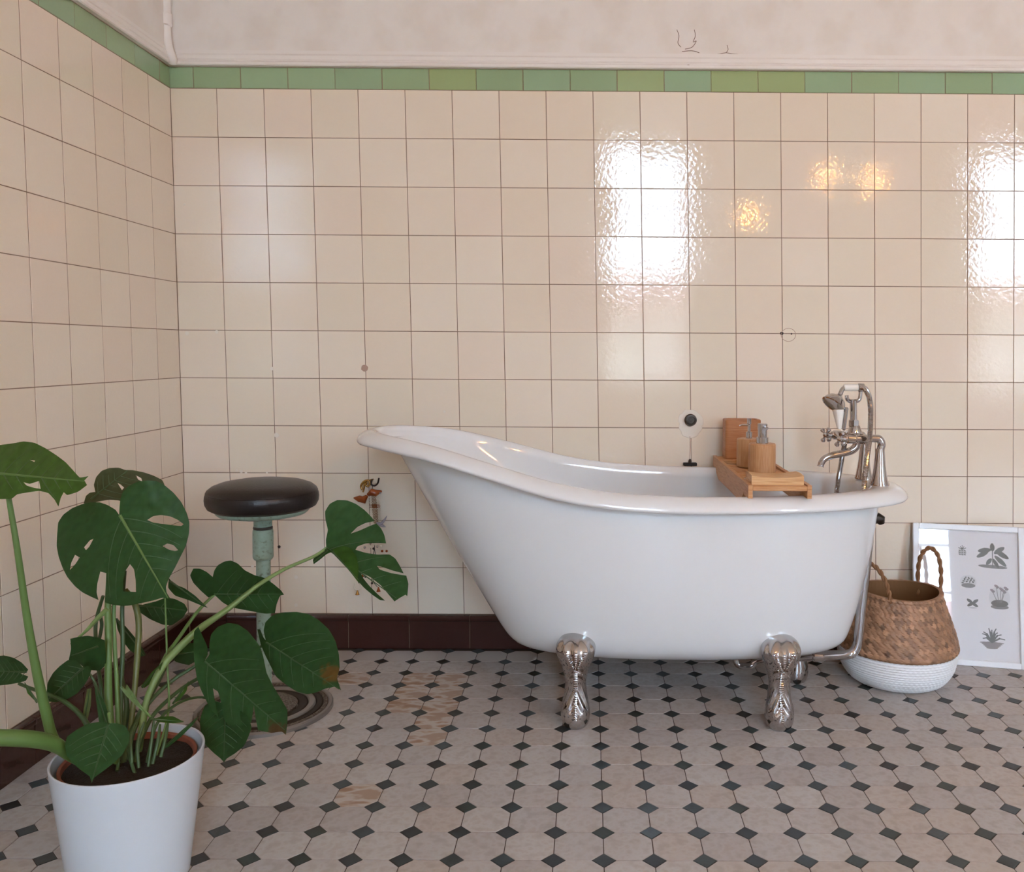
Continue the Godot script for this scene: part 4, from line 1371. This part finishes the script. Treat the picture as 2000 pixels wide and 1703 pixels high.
# ---------------------------------------------------------------- plant
const ZA := [0.0, 840.0, 3.276]
const ZB := [320.0, 900.0, 3.041]
const ZC := [0.0, 1250.0, 3.76]
func px_list(zm: Array, pts: Array) -> PackedVector2Array:
	var out := PackedVector2Array()
	for i in pts.size() / 2:
		out.append(Vector2(zm[0] + pts[i * 2] / zm[2], zm[1] + pts[i * 2 + 1] / zm[2]))
	return out
func smooth_outline(p: PackedVector2Array) -> PackedVector2Array:
	# rounds the gentle corners, keeps the sharp tips
	var out := PackedVector2Array()
	var n := p.size()
	for i in n:
		var a := p[(i + n - 1) % n]
		var b := p[i]
		var c := p[(i + 1) % n]
		var turn := absf((b - a).angle_to(c - b))
		if turn > 1.1:
			out.append(b)
		else:
			out.append(b.lerp(a, 0.25))
			out.append(b.lerp(a, 0.08).lerp(b.lerp(c, 0.08), 0.5))
			out.append(b.lerp(c, 0.25))
	return out
# A leaf blade: outline and holes give its shape, z0 and the slopes where it hangs; it folds along its midrib and ripples between its veins.
# how: z (m), gx, gy (slopes), fold, cup, rip, col, rib: two pixels of the midrib, tip colour
func leaf(o: Node3D, outline: PackedVector2Array, holes: Array, how: Dictionary) -> void:
	var pol := smooth_outline(outline)
	var lo := pol[0]
	var hi := pol[0]
	for p in pol:
		lo = lo.min(p)
		hi = hi.max(p)
	var mid := (lo + hi) / 2
	var s: float = (2.83 - how.z) / FOC
	var ra: Vector2 = how.rib[0]
	var rb: Vector2 = how.rib[1]
	var rd := (rb - ra).normalized()
	var rn := Vector2(-rd.y, rd.x)
	var nz := FastNoiseLite.new()
	nz.seed = int(mid.x + mid.y * 3.0)
	nz.frequency = 0.02
	var depth := func(p: Vector2) -> float:
		var u := (p.x - mid.x) * s
		var v := -(p.y - mid.y) * s
		var d := (p - ra).dot(rn) * s
		var t := (p - ra).dot(rd) * s
		return how.z + how.gx * u + how.gy * v + how.fold * absf(d) + how.cup * (d * d + 0.4 * t * t) + 0.45 * how.rip * cos(TAU * (t - absf(d) * 0.55) / 0.024) * clampf(absf(d) * 40.0, 0.0, 1.0) + 0.003 * nz.get_noise_2d(p.x, p.y)
	var V := PackedVector3Array()
	var C := PackedColorArray()
	var I := PackedInt32Array()
	var step := 6.0
	var x := lo.x
	var hp := []
	for h in holes:
		hp.append(smooth_outline(h))
	var base: Color = how.col
	while x < hi.x:
		var y := lo.y
		while y < hi.y:
			var cell := PackedVector2Array([Vector2(x, y), Vector2(x + step, y), Vector2(x + step, y + step), Vector2(x, y + step)])
			var got: Array = Array(Geometry2D.intersect_polygons(cell, pol), TYPE_NIL, "", null)
			for h in hp:
				var nxt := []
				for g: PackedVector2Array in got:
					for q in Geometry2D.clip_polygons(g, h):
						nxt.append(q)
				got = nxt
			for g: PackedVector2Array in got:
				var tr := Geometry2D.triangulate_polygon(g)
				if tr.is_empty():
					continue
				var b0 := V.size()
				for p: Vector2 in g:
					V.append(on_z(p.x, p.y, depth.call(p)) - o.position)
					var d := absf((p - ra).dot(rn) * s)
					var t := (p - ra).dot(rd) * s
					var vein := pow(maxf(0.0, cos(TAU * (t - d * 0.55) / 0.024)), 6.0) * clampf(1.0 - d * 8.0, 0.0, 1.0)
					var k := 1.0 + 0.22 * vein + 0.3 * nz.get_noise_2d(p.x * 3.0, p.y * 3.0)
					var cc := base * k
					if how.has("tip"):
						var away: float = p.distance_to(how.tip) + 14.0 * nz.get_noise_2d(p.x * 4.0, p.y * 4.0)
						cc = (how.tipc * k).lerp(cc, smoothstep(how.tipr - 4.0, how.tipr + 4.0, away))
					cc.a = 1.0
					C.append(cc)
				for k in tr.size() / 3:
					var a := tr[k * 3]
					var b := tr[k * 3 + 1]
					var c := tr[k * 3 + 2]
					if (g[b] - g[a]).cross(g[c] - g[a]) < 0.0:
						I.append_array([b0 + a, b0 + c, b0 + b])
					else:
						I.append_array([b0 + a, b0 + b, b0 + c])
			y += step
		x += step
	var lf := part("leaf", finish(V, I, 80.0, false, C), M.leaf, o)
	# raised midrib
	var path := []
	var rr := []
	for k in 11:
		var p := ra.lerp(rb, k / 10.0)
		path.append(on_z(p.x, p.y, depth.call(p) + 0.0006) - o.position)
		rr.append(lerpf(0.0022, 0.0007, k / 10.0) * how.get("ribw", 1.0))
	part("midrib", tube(path, rr, 8), M.stem_dark if how.get("dark", true) else M.stem, lf)
	# side veins, from the midrib to near the edge
	if ra.distance_to(rb) < 60.0 or how.rip < 0.0009:
		return
	var list := []
	for side in [-1.0, 1.0]:
		for k in 6:
			var p := ra.lerp(rb, 0.04 + 0.15 * k)
			var dir: Vector2 = (rd * 0.62 + rn * side).normalized()
			var way := []
			for n in 40:
				var q: Vector2 = p + dir * (n * 4.0)
				dir = dir.lerp(rd, 0.012).normalized()
				var inside := Geometry2D.is_point_in_polygon(q + dir * 9.0, pol)
				for h in hp:
					if Geometry2D.is_point_in_polygon(q + dir * 5.0, h):
						inside = false
				if not inside:
					break
				way.append(on_z(q.x, q.y, depth.call(q) + 0.0001) - o.position)
			if way.size() > 4:
				var wr := []
				for n in way.size():
					wr.append(lerpf(0.0009, 0.0003, float(n) / (way.size() - 1)))
				list.append(raw_tube(way, wr, 6))
	if list.size() > 0:
		part("veins", join(list, 60.0), M.vein, lf)
func stem(o: Node3D, zm: Array, pts: Array, m: Material, wide := 1.0) -> void:   # pts: x, y, z, half width in the zoom's pixels
	var path := []
	var rr := []
	for i in pts.size() / 4:
		var p := Vector2(zm[0] + pts[i * 4] / zm[2], zm[1] + pts[i * 4 + 1] / zm[2])
		path.append(on_z(p.x, p.y, pts[i * 4 + 2]) - o.position)
		rr.append(pts[i * 4 + 3] / zm[2] * (2.83 - pts[i * 4 + 2]) / FOC * wide)
	var fine := curve(path, 6)
	var fr := []
	for i in fine.size():
		var k := mini(i / 6, rr.size() - 2)
		fr.append(lerpf(rr[k], rr[k + 1], clampf((i - k * 6) / 6.0, 0.0, 1.0)))
	part("stem", tube(fine, fr, 12), m, o)
func build_plant() -> void:
	var pc := Vector3(0.3515, 0, 1.25)
	var pot := thing("planter", "white tapered plant pot standing on the tiled floor", "plant pot", pc)
	part("pot_shell", lathe([[0.0, 0.0], [0.098, 0.0], [0.1, 0.002], [0.128, 0.232], [0.1275, 0.2345], [0.1255, 0.235], [0.1235, 0.2335], [0.122, 0.228], [0.097, 0.012], [0.0, 0.012]], 80, 35.0), M.pot, pot)
	var o := thing("monstera_plant", "monstera with split dark green leaves growing in the white pot", "plant", pc + Vector3(0, 0.014, 0))
	part("inner_pot", lathe([[0.0, 0.0], [0.088, 0.0], [0.113, 0.2], [0.1145, 0.207], [0.1135, 0.209], [0.109, 0.207], [0.107, 0.195], [0.0, 0.19]], 64, 35.0), M.terracotta, o)
	var srings := []
	for i in 7:
		var ring := PackedVector3Array()
		for j in 48:
			var a := TAU * j / 48
			ring.append(Vector3(cos(a) * 0.1075 * i / 6.0, 0.197 + 0.004 * sin(a * 5 + i) * (1 - i / 6.0) + rng.randf_range(0, 0.003), sin(a) * 0.1075 * i / 6.0))
		srings.append(ring)
	srings.push_front(srings[6])
	part("soil", loft([srings[7] if srings.size() > 7 else srings[0], srings[6], srings[5], srings[4], srings[3], srings[2], srings[1]], 80.0, true), M.soil, o)
	var mature := c8(51, 79, 45).srgb_to_linear()
	var young := c8(63, 92, 40).srgb_to_linear()
	var underside := c8(70, 77, 53).srgb_to_linear()
	# --- leaves, from the back to the front
	leaf(o, px_list(ZA, [535, 470, 550, 420, 575, 400, 610, 395, 600, 350, 615, 300, 650, 260, 700, 242, 760, 240, 800, 255, 850, 256, 920, 270, 980, 290, 1040, 320, 1060, 370, 1000, 420, 900, 450, 820, 470, 760, 450, 700, 445, 640, 455, 580, 470]), [px_list(ZA, [868, 288, 905, 308, 910, 328, 885, 318]), px_list(ZA, [752, 338, 772, 348, 794, 368, 780, 384])], {"z": 1.12, "gx": 0.2, "gy": -0.9, "fold": 0.5, "cup": -1.5, "rip": 0.0012, "col": underside, "rib": [Vector2(178, 975), Vector2(250, 918)]})
	leaf(o, px_list(ZA, [870, 1130, 920, 1115, 1000, 1095, 1060, 1070, 1120, 1080, 1180, 1110, 1202, 1150, 1170, 1200, 1100, 1250, 1040, 1245, 960, 1210, 900, 1170]), [], {"z": 1.06, "gx": 0.1, "gy": 0.8, "fold": -0.2, "cup": -2.0, "rip": 0.001, "col": mature, "rib": [Vector2(268, 1182), Vector2(362, 1192)]})
	leaf(o, px_list(ZA, [1080, 945, 1110, 985, 1180, 1010, 1250, 1060, 1330, 1138, 1270, 1115, 1200, 1085, 1120, 1060, 1075, 1010]), [], {"z": 1.07, "gx": 0.1, "gy": 0.9, "fold": 0.3, "cup": 0.0, "rip": 0.0006, "col": mature, "rib": [Vector2(331, 1134), Vector2(404, 1186)]})
	leaf(o, px_list(ZA, [740, 1200, 800, 1250, 850, 1310, 900, 1370, 935, 1440, 900, 1450, 830, 1410, 780, 1340, 750, 1270]), [], {"z": 1.1, "gx": 0.2, "gy": 0.4, "fold": 0.3, "cup": 0.0, "rip": 0.0006, "col": mature, "rib": [Vector2(227, 1208), Vector2(282, 1280)]})
	leaf(o, px_list(ZB, [30, 1150, 60, 1095, 130, 1078, 190, 1085, 200, 1180, 150, 1215, 70, 1195]), [], {"z": 1.06, "gx": -0.2, "gy": 0.8, "fold": -0.3, "cup": -1.0, "rip": 0.0008, "col": mature, "rib": [Vector2(332, 1280), Vector2(384, 1272)]})
	# D: split leaf over the tub end
	leaf(o, px_list(ZB, [965, 518, 962, 470, 975, 410, 960, 350, 957, 300, 985, 255, 1030, 232, 1090, 235, 1140, 255, 1190, 290, 1230, 330, 1252, 358, 1200, 368, 1150, 392, 1110, 432, 1160, 415, 1220, 388, 1262, 372, 1290, 400, 1310, 440, 1320, 490, 1270, 487, 1200, 490, 1150, 508, 1138, 528, 1200, 547, 1270, 557, 1340, 555, 1375, 580, 1400, 620, 1424, 668, 1360, 652, 1290, 628, 1266, 624, 1282, 646, 1350, 667, 1440, 682, 1453, 730, 1446, 804, 1435, 795, 1400, 815, 1370, 835, 1340, 800, 1290, 740, 1230, 692, 1170, 662, 1180, 692, 1220, 742, 1270, 792, 1314, 830, 1285, 828, 1240, 797, 1190, 755, 1140, 700, 1090, 640, 1040, 580, 1000, 542, 975, 540]), [], {"z": 0.9, "gx": -0.35, "gy": 0.5, "fold": -0.35, "cup": -0.6, "rip": 0.0016, "col": mature, "rib": [Vector2(637, 1070), Vector2(774, 1168)]})
	leaf(o, px_list(ZB, [1000, 528, 1060, 503, 1110, 518, 1145, 570, 1157, 640, 1152, 700, 1165, 735, 1100, 650, 1040, 580]), [], {"z": 0.93, "gx": -0.3, "gy": 0.6, "fold": 0.3, "cup": 0.5, "rip": 0.0006, "col": young, "rib": [Vector2(650, 1078), Vector2(700, 1132)]})
	leaf(o, px_list(ZB, [975, 520, 935, 535, 900, 560, 885, 590, 890, 614, 930, 585, 965, 555, 1000, 540]), [], {"z": 0.925, "gx": 0.1, "gy": 0.5, "fold": 0.2, "cup": 0.0, "rip": 0.0004, "col": mature, "rib": [Vector2(640, 1074), Vector2(612, 1098)]})
	# E
	leaf(o, px_list(ZB, [300, 795, 265, 812, 220, 772, 175, 725, 155, 680, 175, 640, 215, 640, 255, 660, 290, 690, 300, 650, 320, 620, 360, 597, 400, 592, 440, 610, 480, 650, 540, 680, 600, 695, 650, 730, 695, 768, 714, 795, 690, 800, 670, 850, 660, 905, 600, 908, 530, 895, 460, 882, 400, 870, 350, 842]), [], {"z": 1.0, "gx": -0.25, "gy": 0.55, "fold": 0.45, "cup": -0.8, "rip": 0.0014, "col": mature, "rib": [Vector2(418, 1160), Vector2(550, 1160)]})
	# F
	leaf(o, px_list(ZB, [605, 1065, 592, 1010, 602, 960, 640, 920, 700, 900, 790, 897, 860, 910, 920, 945, 980, 1000, 1020, 1070, 1040, 1150, 1045, 1230, 1028, 1290, 1052, 1362, 1020, 1340, 960, 1352, 900, 1377, 850, 1387, 790, 1370, 740, 1340, 700, 1310, 665, 1280, 630, 1210, 600, 1150, 575, 1090, 555, 1000, 572, 1000, 592, 1050]), [], {"z": 1.02, "gx": -0.1, "gy": 0.6, "fold": 0.25, "cup": -1.2, "rip": 0.0019, "col": mature, "rib": [Vector2(520, 1254), Vector2(662, 1346)], "tip": Vector2(645, 1316), "tipr": 17.0, "tipc": Color(0.16, 0.085, 0.025)})
	# K left edge
	leaf(o, px_list(ZC, [-60, 125, 30, 112, 100, 130, 160, 165, 208, 218, 190, 240, 150, 246, 208, 268, 190, 300, 120, 317, 60, 327, -60, 340]), [], {"z": 1.2, "gx": 0.1, "gy": 0.8, "fold": 0.3, "cup": -1.0, "rip": 0.001, "col": mature, "rib": [Vector2(52, 1312), Vector2(-15, 1310)]})
	# A: top leaf cut by the frame, lit through
	leaf(o, px_list(ZA, [-160, 150, -60, 110, 0, 95, 80, 85, 150, 72, 220, 80, 290, 115, 360, 160, 420, 205, 470, 260, 510, 305, 567, 294, 540, 322, 557, 352, 500, 395, 430, 417, 408, 397, 388, 435, 374, 490, 350, 445, 310, 402, 250, 388, 170, 400, 110, 410, 75, 440, 0, 442, -100, 430, -170, 380]), [px_list(ZA, [150, 333, 190, 345, 250, 325, 260, 376, 220, 370, 170, 355]), px_list(ZA, [190, 190, 225, 194, 220, 204])], {"z": 1.34, "gx": 0.25, "gy": -1.2, "fold": -0.2, "cup": -1.0, "rip": 0.0015, "col": young, "rib": [Vector2(0, 925), Vector2(165, 940)], "dark": false})
	# I: two small heart leaves
	leaf(o, px_list(ZA, [440, 1470, 455, 1400, 450, 1335, 490, 1325, 560, 1315, 620, 1325, 670, 1345, 680, 1500, 640, 1540, 560, 1535, 500, 1490]), [], {"z": 1.21, "gx": 0.2, "gy": 0.6, "fold": 0.2, "cup": -2.0, "rip": 0.001, "col": mature, "rib": [Vector2(192, 1262), Vector2(140, 1280)]})
	leaf(o, px_list(ZC, [608, 200, 560, 150, 500, 145, 440, 190, 390, 240, 350, 310, 342, 390, 355, 452, 420, 457, 500, 432, 570, 390, 620, 330, 655, 270, 672, 220, 650, 185]), [], {"z": 1.24, "gx": 0.2, "gy": 0.7, "fold": 0.3, "cup": -2.0, "rip": 0.001, "col": mature, "rib": [Vector2(163, 1304), Vector2(96, 1364)]})
	# G: large torn leaf
	leaf(o, px_list(ZB, [243, 1188, 262, 1150, 258, 1100, 230, 1040, 205, 985, 180, 1010, 175, 1090, 180, 1180, 195, 1290, 225, 1370, 260, 1440, 290, 1490, 325, 1525, 305, 1440, 292, 1352, 322, 1370, 342, 1440, 352, 1520, 380, 1572, 430, 1565, 480, 1575, 520, 1555, 528, 1500, 535, 1450, 545, 1530, 560, 1600, 640, 1617, 700, 1607, 725, 1628, 734, 1550, 735, 1480, 700, 1420, 650, 1340, 610, 1260, 590, 1160, 570, 1100, 540, 1060, 500, 1010, 440, 970, 380, 962, 320, 985, 280, 1030, 270, 1090, 272, 1150]), [], {"z": 1.12, "gx": -0.1, "gy": 0.5, "fold": 0.3, "cup": -0.9, "rip": 0.0018, "col": mature, "rib": [Vector2(400, 1291), Vector2(556, 1425)], "tip": Vector2(540, 1432), "tipr": 20.0, "tipc": Color(0.08, 0.045, 0.02)})
	# H: lower leaf over the floor
	leaf(o, px_list(ZC, [1505, 480, 1480, 540, 1468, 600, 1475, 690, 1510, 770, 1570, 830, 1620, 870, 1645, 898, 1665, 870, 1730, 830, 1790, 780, 1820, 720, 1850, 640, 1820, 560, 1740, 500, 1640, 460, 1560, 450]), [], {"z": 1.06, "gx": 0.0, "gy": 0.5, "fold": 0.4, "cup": -1.0, "rip": 0.0012, "col": mature, "rib": [Vector2(440, 1378), Vector2(437, 1486)]})
	# B: the big leaf
	leaf(o, px_list(ZA, [762, 542, 740, 510, 690, 480, 640, 462, 580, 462, 520, 475, 460, 500, 405, 540, 372, 590, 366, 660, 362, 740, 375, 810, 400, 880, 430, 940, 480, 1000, 530, 1040, 580, 1065, 630, 1087, 618, 1040, 622, 985, 642, 905, 680, 915, 677, 990, 670, 1102, 720, 1118, 790, 1125, 830, 1122, 900, 1108, 980, 1090, 1040, 1072, 1092, 1082, 1066, 1040, 1062, 1000, 1080, 950, 1120, 880, 1160, 800, 1190, 740, 1210, 660, 1212, 590, 1195, 530, 1160, 460, 1110, 400, 1050, 350, 1000, 325, 940, 322, 880, 330, 820, 360, 785, 395, 770, 440, 765, 490]), [px_list(ZA, [942, 575, 980, 550, 1030, 543, 1090, 552, 1140, 575, 1175, 602, 1160, 614, 1100, 608, 1040, 600, 980, 592]), px_list(ZA, [1040, 742, 1070, 725, 1110, 735, 1140, 768, 1120, 774, 1080, 765]), px_list(ZA, [598, 695, 575, 705, 538, 750, 550, 768, 572, 745]), px_list(ZA, [480, 798, 510, 815, 480, 860, 448, 895, 455, 850]), px_list(ZA, [832, 858, 802, 900, 790, 960, 788, 1032, 870, 1035, 868, 960, 858, 890])], {"z": 1.215, "gx": 0.05, "gy": -0.08, "fold": -0.12, "cup": -0.9, "rip": 0.0012, "col": mature, "rib": [Vector2(234, 1006), Vector2(328, 1168)], "ribw": 1.3, "dark": false})
	# J: front leaf over the pot rim
	leaf(o, px_list(ZC, [812, 612, 740, 598, 640, 615, 560, 660, 490, 710, 475, 780, 490, 850, 540, 910, 600, 960, 660, 1000, 672, 1052, 692, 1010, 760, 960, 840, 900, 900, 840, 945, 760, 955, 690, 920, 630, 860, 610]), [], {"z": 1.375, "gx": -0.1, "gy": 0.1, "fold": -0.25, "cup": -1.0, "rip": 0.0012, "col": mature, "rib": [Vector2(212, 1414), Vector2(179, 1528)]})
	# small young leaves near the soil
	leaf(o, px_list(ZC, [878, 345, 920, 362, 930, 322, 985, 400, 1030, 470, 1108, 568, 1050, 525, 980, 465, 920, 402]), [], {"z": 1.3, "gx": 0.0, "gy": 0.2, "fold": 0.6, "cup": 0.0, "rip": 0.0, "col": Color(0.13, 0.19, 0.07), "rib": [Vector2(294, 1400), Vector2(238, 1340)], "dark": false})
	leaf(o, px_list(ZC, [1108, 582, 1180, 563, 1270, 558, 1352, 602, 1270, 612, 1180, 602]), [], {"z": 1.28, "gx": -0.2, "gy": 0.9, "fold": 0.4, "cup": 0.0, "rip": 0.0, "col": young, "rib": [Vector2(296, 1404), Vector2(358, 1409)]})
	leaf(o, px_list(ZC, [1035, 340, 1110, 240, 1198, 158, 1172, 240, 1112, 312, 1062, 352]), [], {"z": 1.16, "gx": 0.0, "gy": 0.3, "fold": 0.6, "cup": 0.0, "rip": 0.0, "col": young, "rib": [Vector2(278, 1342), Vector2(318, 1293)]})
	leaf(o, px_list(ZC, [1270, 470, 1290, 440, 1340, 380, 1384, 300, 1372, 372, 1320, 440]), [], {"z": 1.18, "gx": 0.0, "gy": 0.2, "fold": 0.5, "cup": 0.0, "rip": 0.0, "col": young, "rib": [Vector2(338, 1374), Vector2(368, 1331)]})
	leaf(o, px_list(ZC, [1190, 800, 1260, 730, 1360, 640, 1462, 558, 1420, 620, 1330, 710, 1230, 790]), [], {"z": 1.2, "gx": -0.3, "gy": 0.3, "fold": 0.5, "cup": 0.0, "rip": 0.0, "col": mature, "rib": [Vector2(317, 1462), Vector2(388, 1399)]})
	leaf(o, px_list(ZC, [180, 310, 200, 350, 240, 400, 275, 462, 240, 430, 200, 390]), [], {"z": 1.25, "gx": 0.0, "gy": 0.1, "fold": 0.4, "cup": 0.0, "rip": 0.0, "col": young, "rib": [Vector2(73, 1372), Vector2(48, 1333)]})
	leaf(o, px_list(ZC, [600, 612, 615, 500, 640, 360, 672, 352, 668, 480, 640, 600]), [], {"z": 1.22, "gx": 0.0, "gy": 0.0, "fold": 0.5, "cup": 0.0, "rip": 0.0, "col": Color(0.12, 0.14, 0.05), "rib": [Vector2(165, 1412), Vector2(175, 1345)]})
	leaf(o, px_list(ZC, [690, 300, 720, 380, 770, 460, 800, 560, 790, 640, 730, 620, 710, 480]), [], {"z": 1.25, "gx": 0.0, "gy": 0.1, "fold": 0.4, "cup": 0.0, "rip": 0.0, "col": mature, "rib": [Vector2(208, 1414), Vector2(184, 1332)]})
	# --- stems
	var st: Material = M.stem
	stem(o, ZA, [55, 430, 1.335, 16, 110, 760, 1.33, 19, 170, 1180, 1.32, 23, 230, 1520, 1.31, 28, 290, 1790, 1.3, 32, 350, 1990, 1.29, 32, 470, 2100, 1.27, 26], st)
	stem(o, ZC, [-80, 715, 1.44, 62, 150, 722, 1.41, 63, 300, 738, 1.38, 60, 420, 775, 1.35, 52, 520, 850, 1.31, 40, 620, 905, 1.29, 34], M.stem)
	stem(o, ZA, [768, 546, 1.172, 6, 745, 700, 1.165, 10, 705, 950, 1.17, 16, 690, 1130, 1.185, 20, 694, 1400, 1.2, 21, 694, 1700, 1.215, 24, 720, 2060, 1.24, 24], st)
	stem(o, ZA, [760, 1000, 1.17, 10, 728, 1140, 1.17, 13, 735, 1400, 1.19, 13, 748, 1640, 1.205, 14, 760, 2060, 1.23, 16], st)
	stem(o, ZA, [800, 900, 1.15, 10, 782, 1140, 1.155, 13, 786, 1400, 1.17, 14, 772, 1690, 1.19, 14, 775, 2060, 1.22, 16], M.stem_dark)
	stem(o, ZA, [800, 1020, 1.13, 16, 862, 1110, 1.13, 19, 888, 1250, 1.14, 19, 876, 1480, 1.16, 19, 858, 1700, 1.18, 17, 820, 2060, 1.215, 17], mat(c8(92, 98, 48), 0.42))
	stem(o, ZB, [968, 516, 0.925, 10, 890, 568, 0.95, 12, 720, 642, 0.98, 13, 560, 738, 1.02, 16, 380, 880, 1.06, 21, 220, 992, 1.1, 27, 90, 1110, 1.13, 28, -20, 1240, 1.16, 26, -110, 1450, 1.19, 22, -150, 1730, 1.23, 20], M.stem_pale, 0.8)
	stem(o, ZB, [300, 795, 1.0, 8, 200, 895, 1.03, 10, 80, 1065, 1.08, 11, 0, 1180, 1.12, 11, -90, 1420, 1.17, 12, -140, 1720, 1.23, 12], st)
	stem(o, ZA, [1055, 1060, 1.12, 5, 1062, 1250, 1.125, 6, 1070, 1500, 1.14, 7, 1078, 1800, 1.17, 7, 1000, 2080, 1.22, 8], st)
	stem(o, ZA, [690, 1140, 1.19, 16, 620, 1210, 1.19, 15, 545, 1290, 1.195, 10, 450, 1368, 1.2, 2], M.stem_pale)
	stem(o, ZA, [660, 1060, 1.13, 10, 620, 1200, 1.13, 12, 612, 1320, 1.14, 12, 640, 1600, 1.17, 12, 700, 2050, 1.22, 12], M.stem_dark)
	stem(o, ZA, [640, 1180, 1.12, 10, 650, 1260, 1.12, 11, 620, 1400, 1.13, 10], M.stem_dark)
	stem(o, ZC, [1500, 155, 1.115, 9, 1420, 200, 1.12, 12, 1250, 310, 1.14, 14, 1080, 480, 1.18, 16, 970, 700, 1.22, 18, 930, 950, 1.24, 18], M.stem_dark)
	stem(o, ZC, [1950, 30, 1.0, 10, 1700, 160, 1.03, 12, 1440, 290, 1.08, 13, 1280, 400, 1.13, 14, 1120, 560, 1.18, 15, 1020, 780, 1.23, 16, 990, 930, 1.25, 16], M.stem_dark)
	stem(o, ZC, [1640, 480, 1.06, 8, 1480, 420, 1.1, 9, 1300, 470, 1.16, 10, 1150, 620, 1.21, 11, 1080, 900, 1.25, 12], M.stem_dark)
	stem(o, ZC, [812, 620, 1.37, 10, 800, 540, 1.36, 13, 815, 640, 1.33, 15, 850, 900, 1.28, 16], st)
	stem(o, ZC, [610, 200, 1.24, 8, 690, 300, 1.24, 10, 740, 500, 1.24, 14, 790, 900, 1.25, 18], M.stem_dark)
	stem(o, ZC, [140, 320, 1.2, 12, 240, 360, 1.21, 13, 340, 390, 1.22, 13, 500, 470, 1.23, 16, 640, 620, 1.24, 20, 760, 920, 1.25, 22], M.stem_dark)
	stem(o, ZC, [880, 220, 1.15, 10, 930, 480, 1.17, 20, 900, 700, 1.2, 32, 890, 950, 1.24, 38], M.stem_dark)
	stem(o, ZC, [1250, 120, 1.1, 16, 1160, 300, 1.13, 20, 1060, 480, 1.17, 22, 960, 700, 1.21, 24, 900, 950, 1.25, 24], M.stem_dark)
	for e in [[1060, 600, 1010, 760, 1020, 940], [1130, 590, 1110, 760, 1090, 930], [1175, 620, 1160, 740, 1120, 910], [1235, 600, 1215, 720, 1180, 860], [1000, 600, 960, 720, 970, 900], [930, 700, 950, 850, 990, 980], [860, 780, 870, 880, 860, 960]]:
		stem(o, ZC, [e[0], e[1], 1.25, 8, e[2], e[3], 1.27, 13, e[4], e[5], 1.285, 12], M.stem_dark)
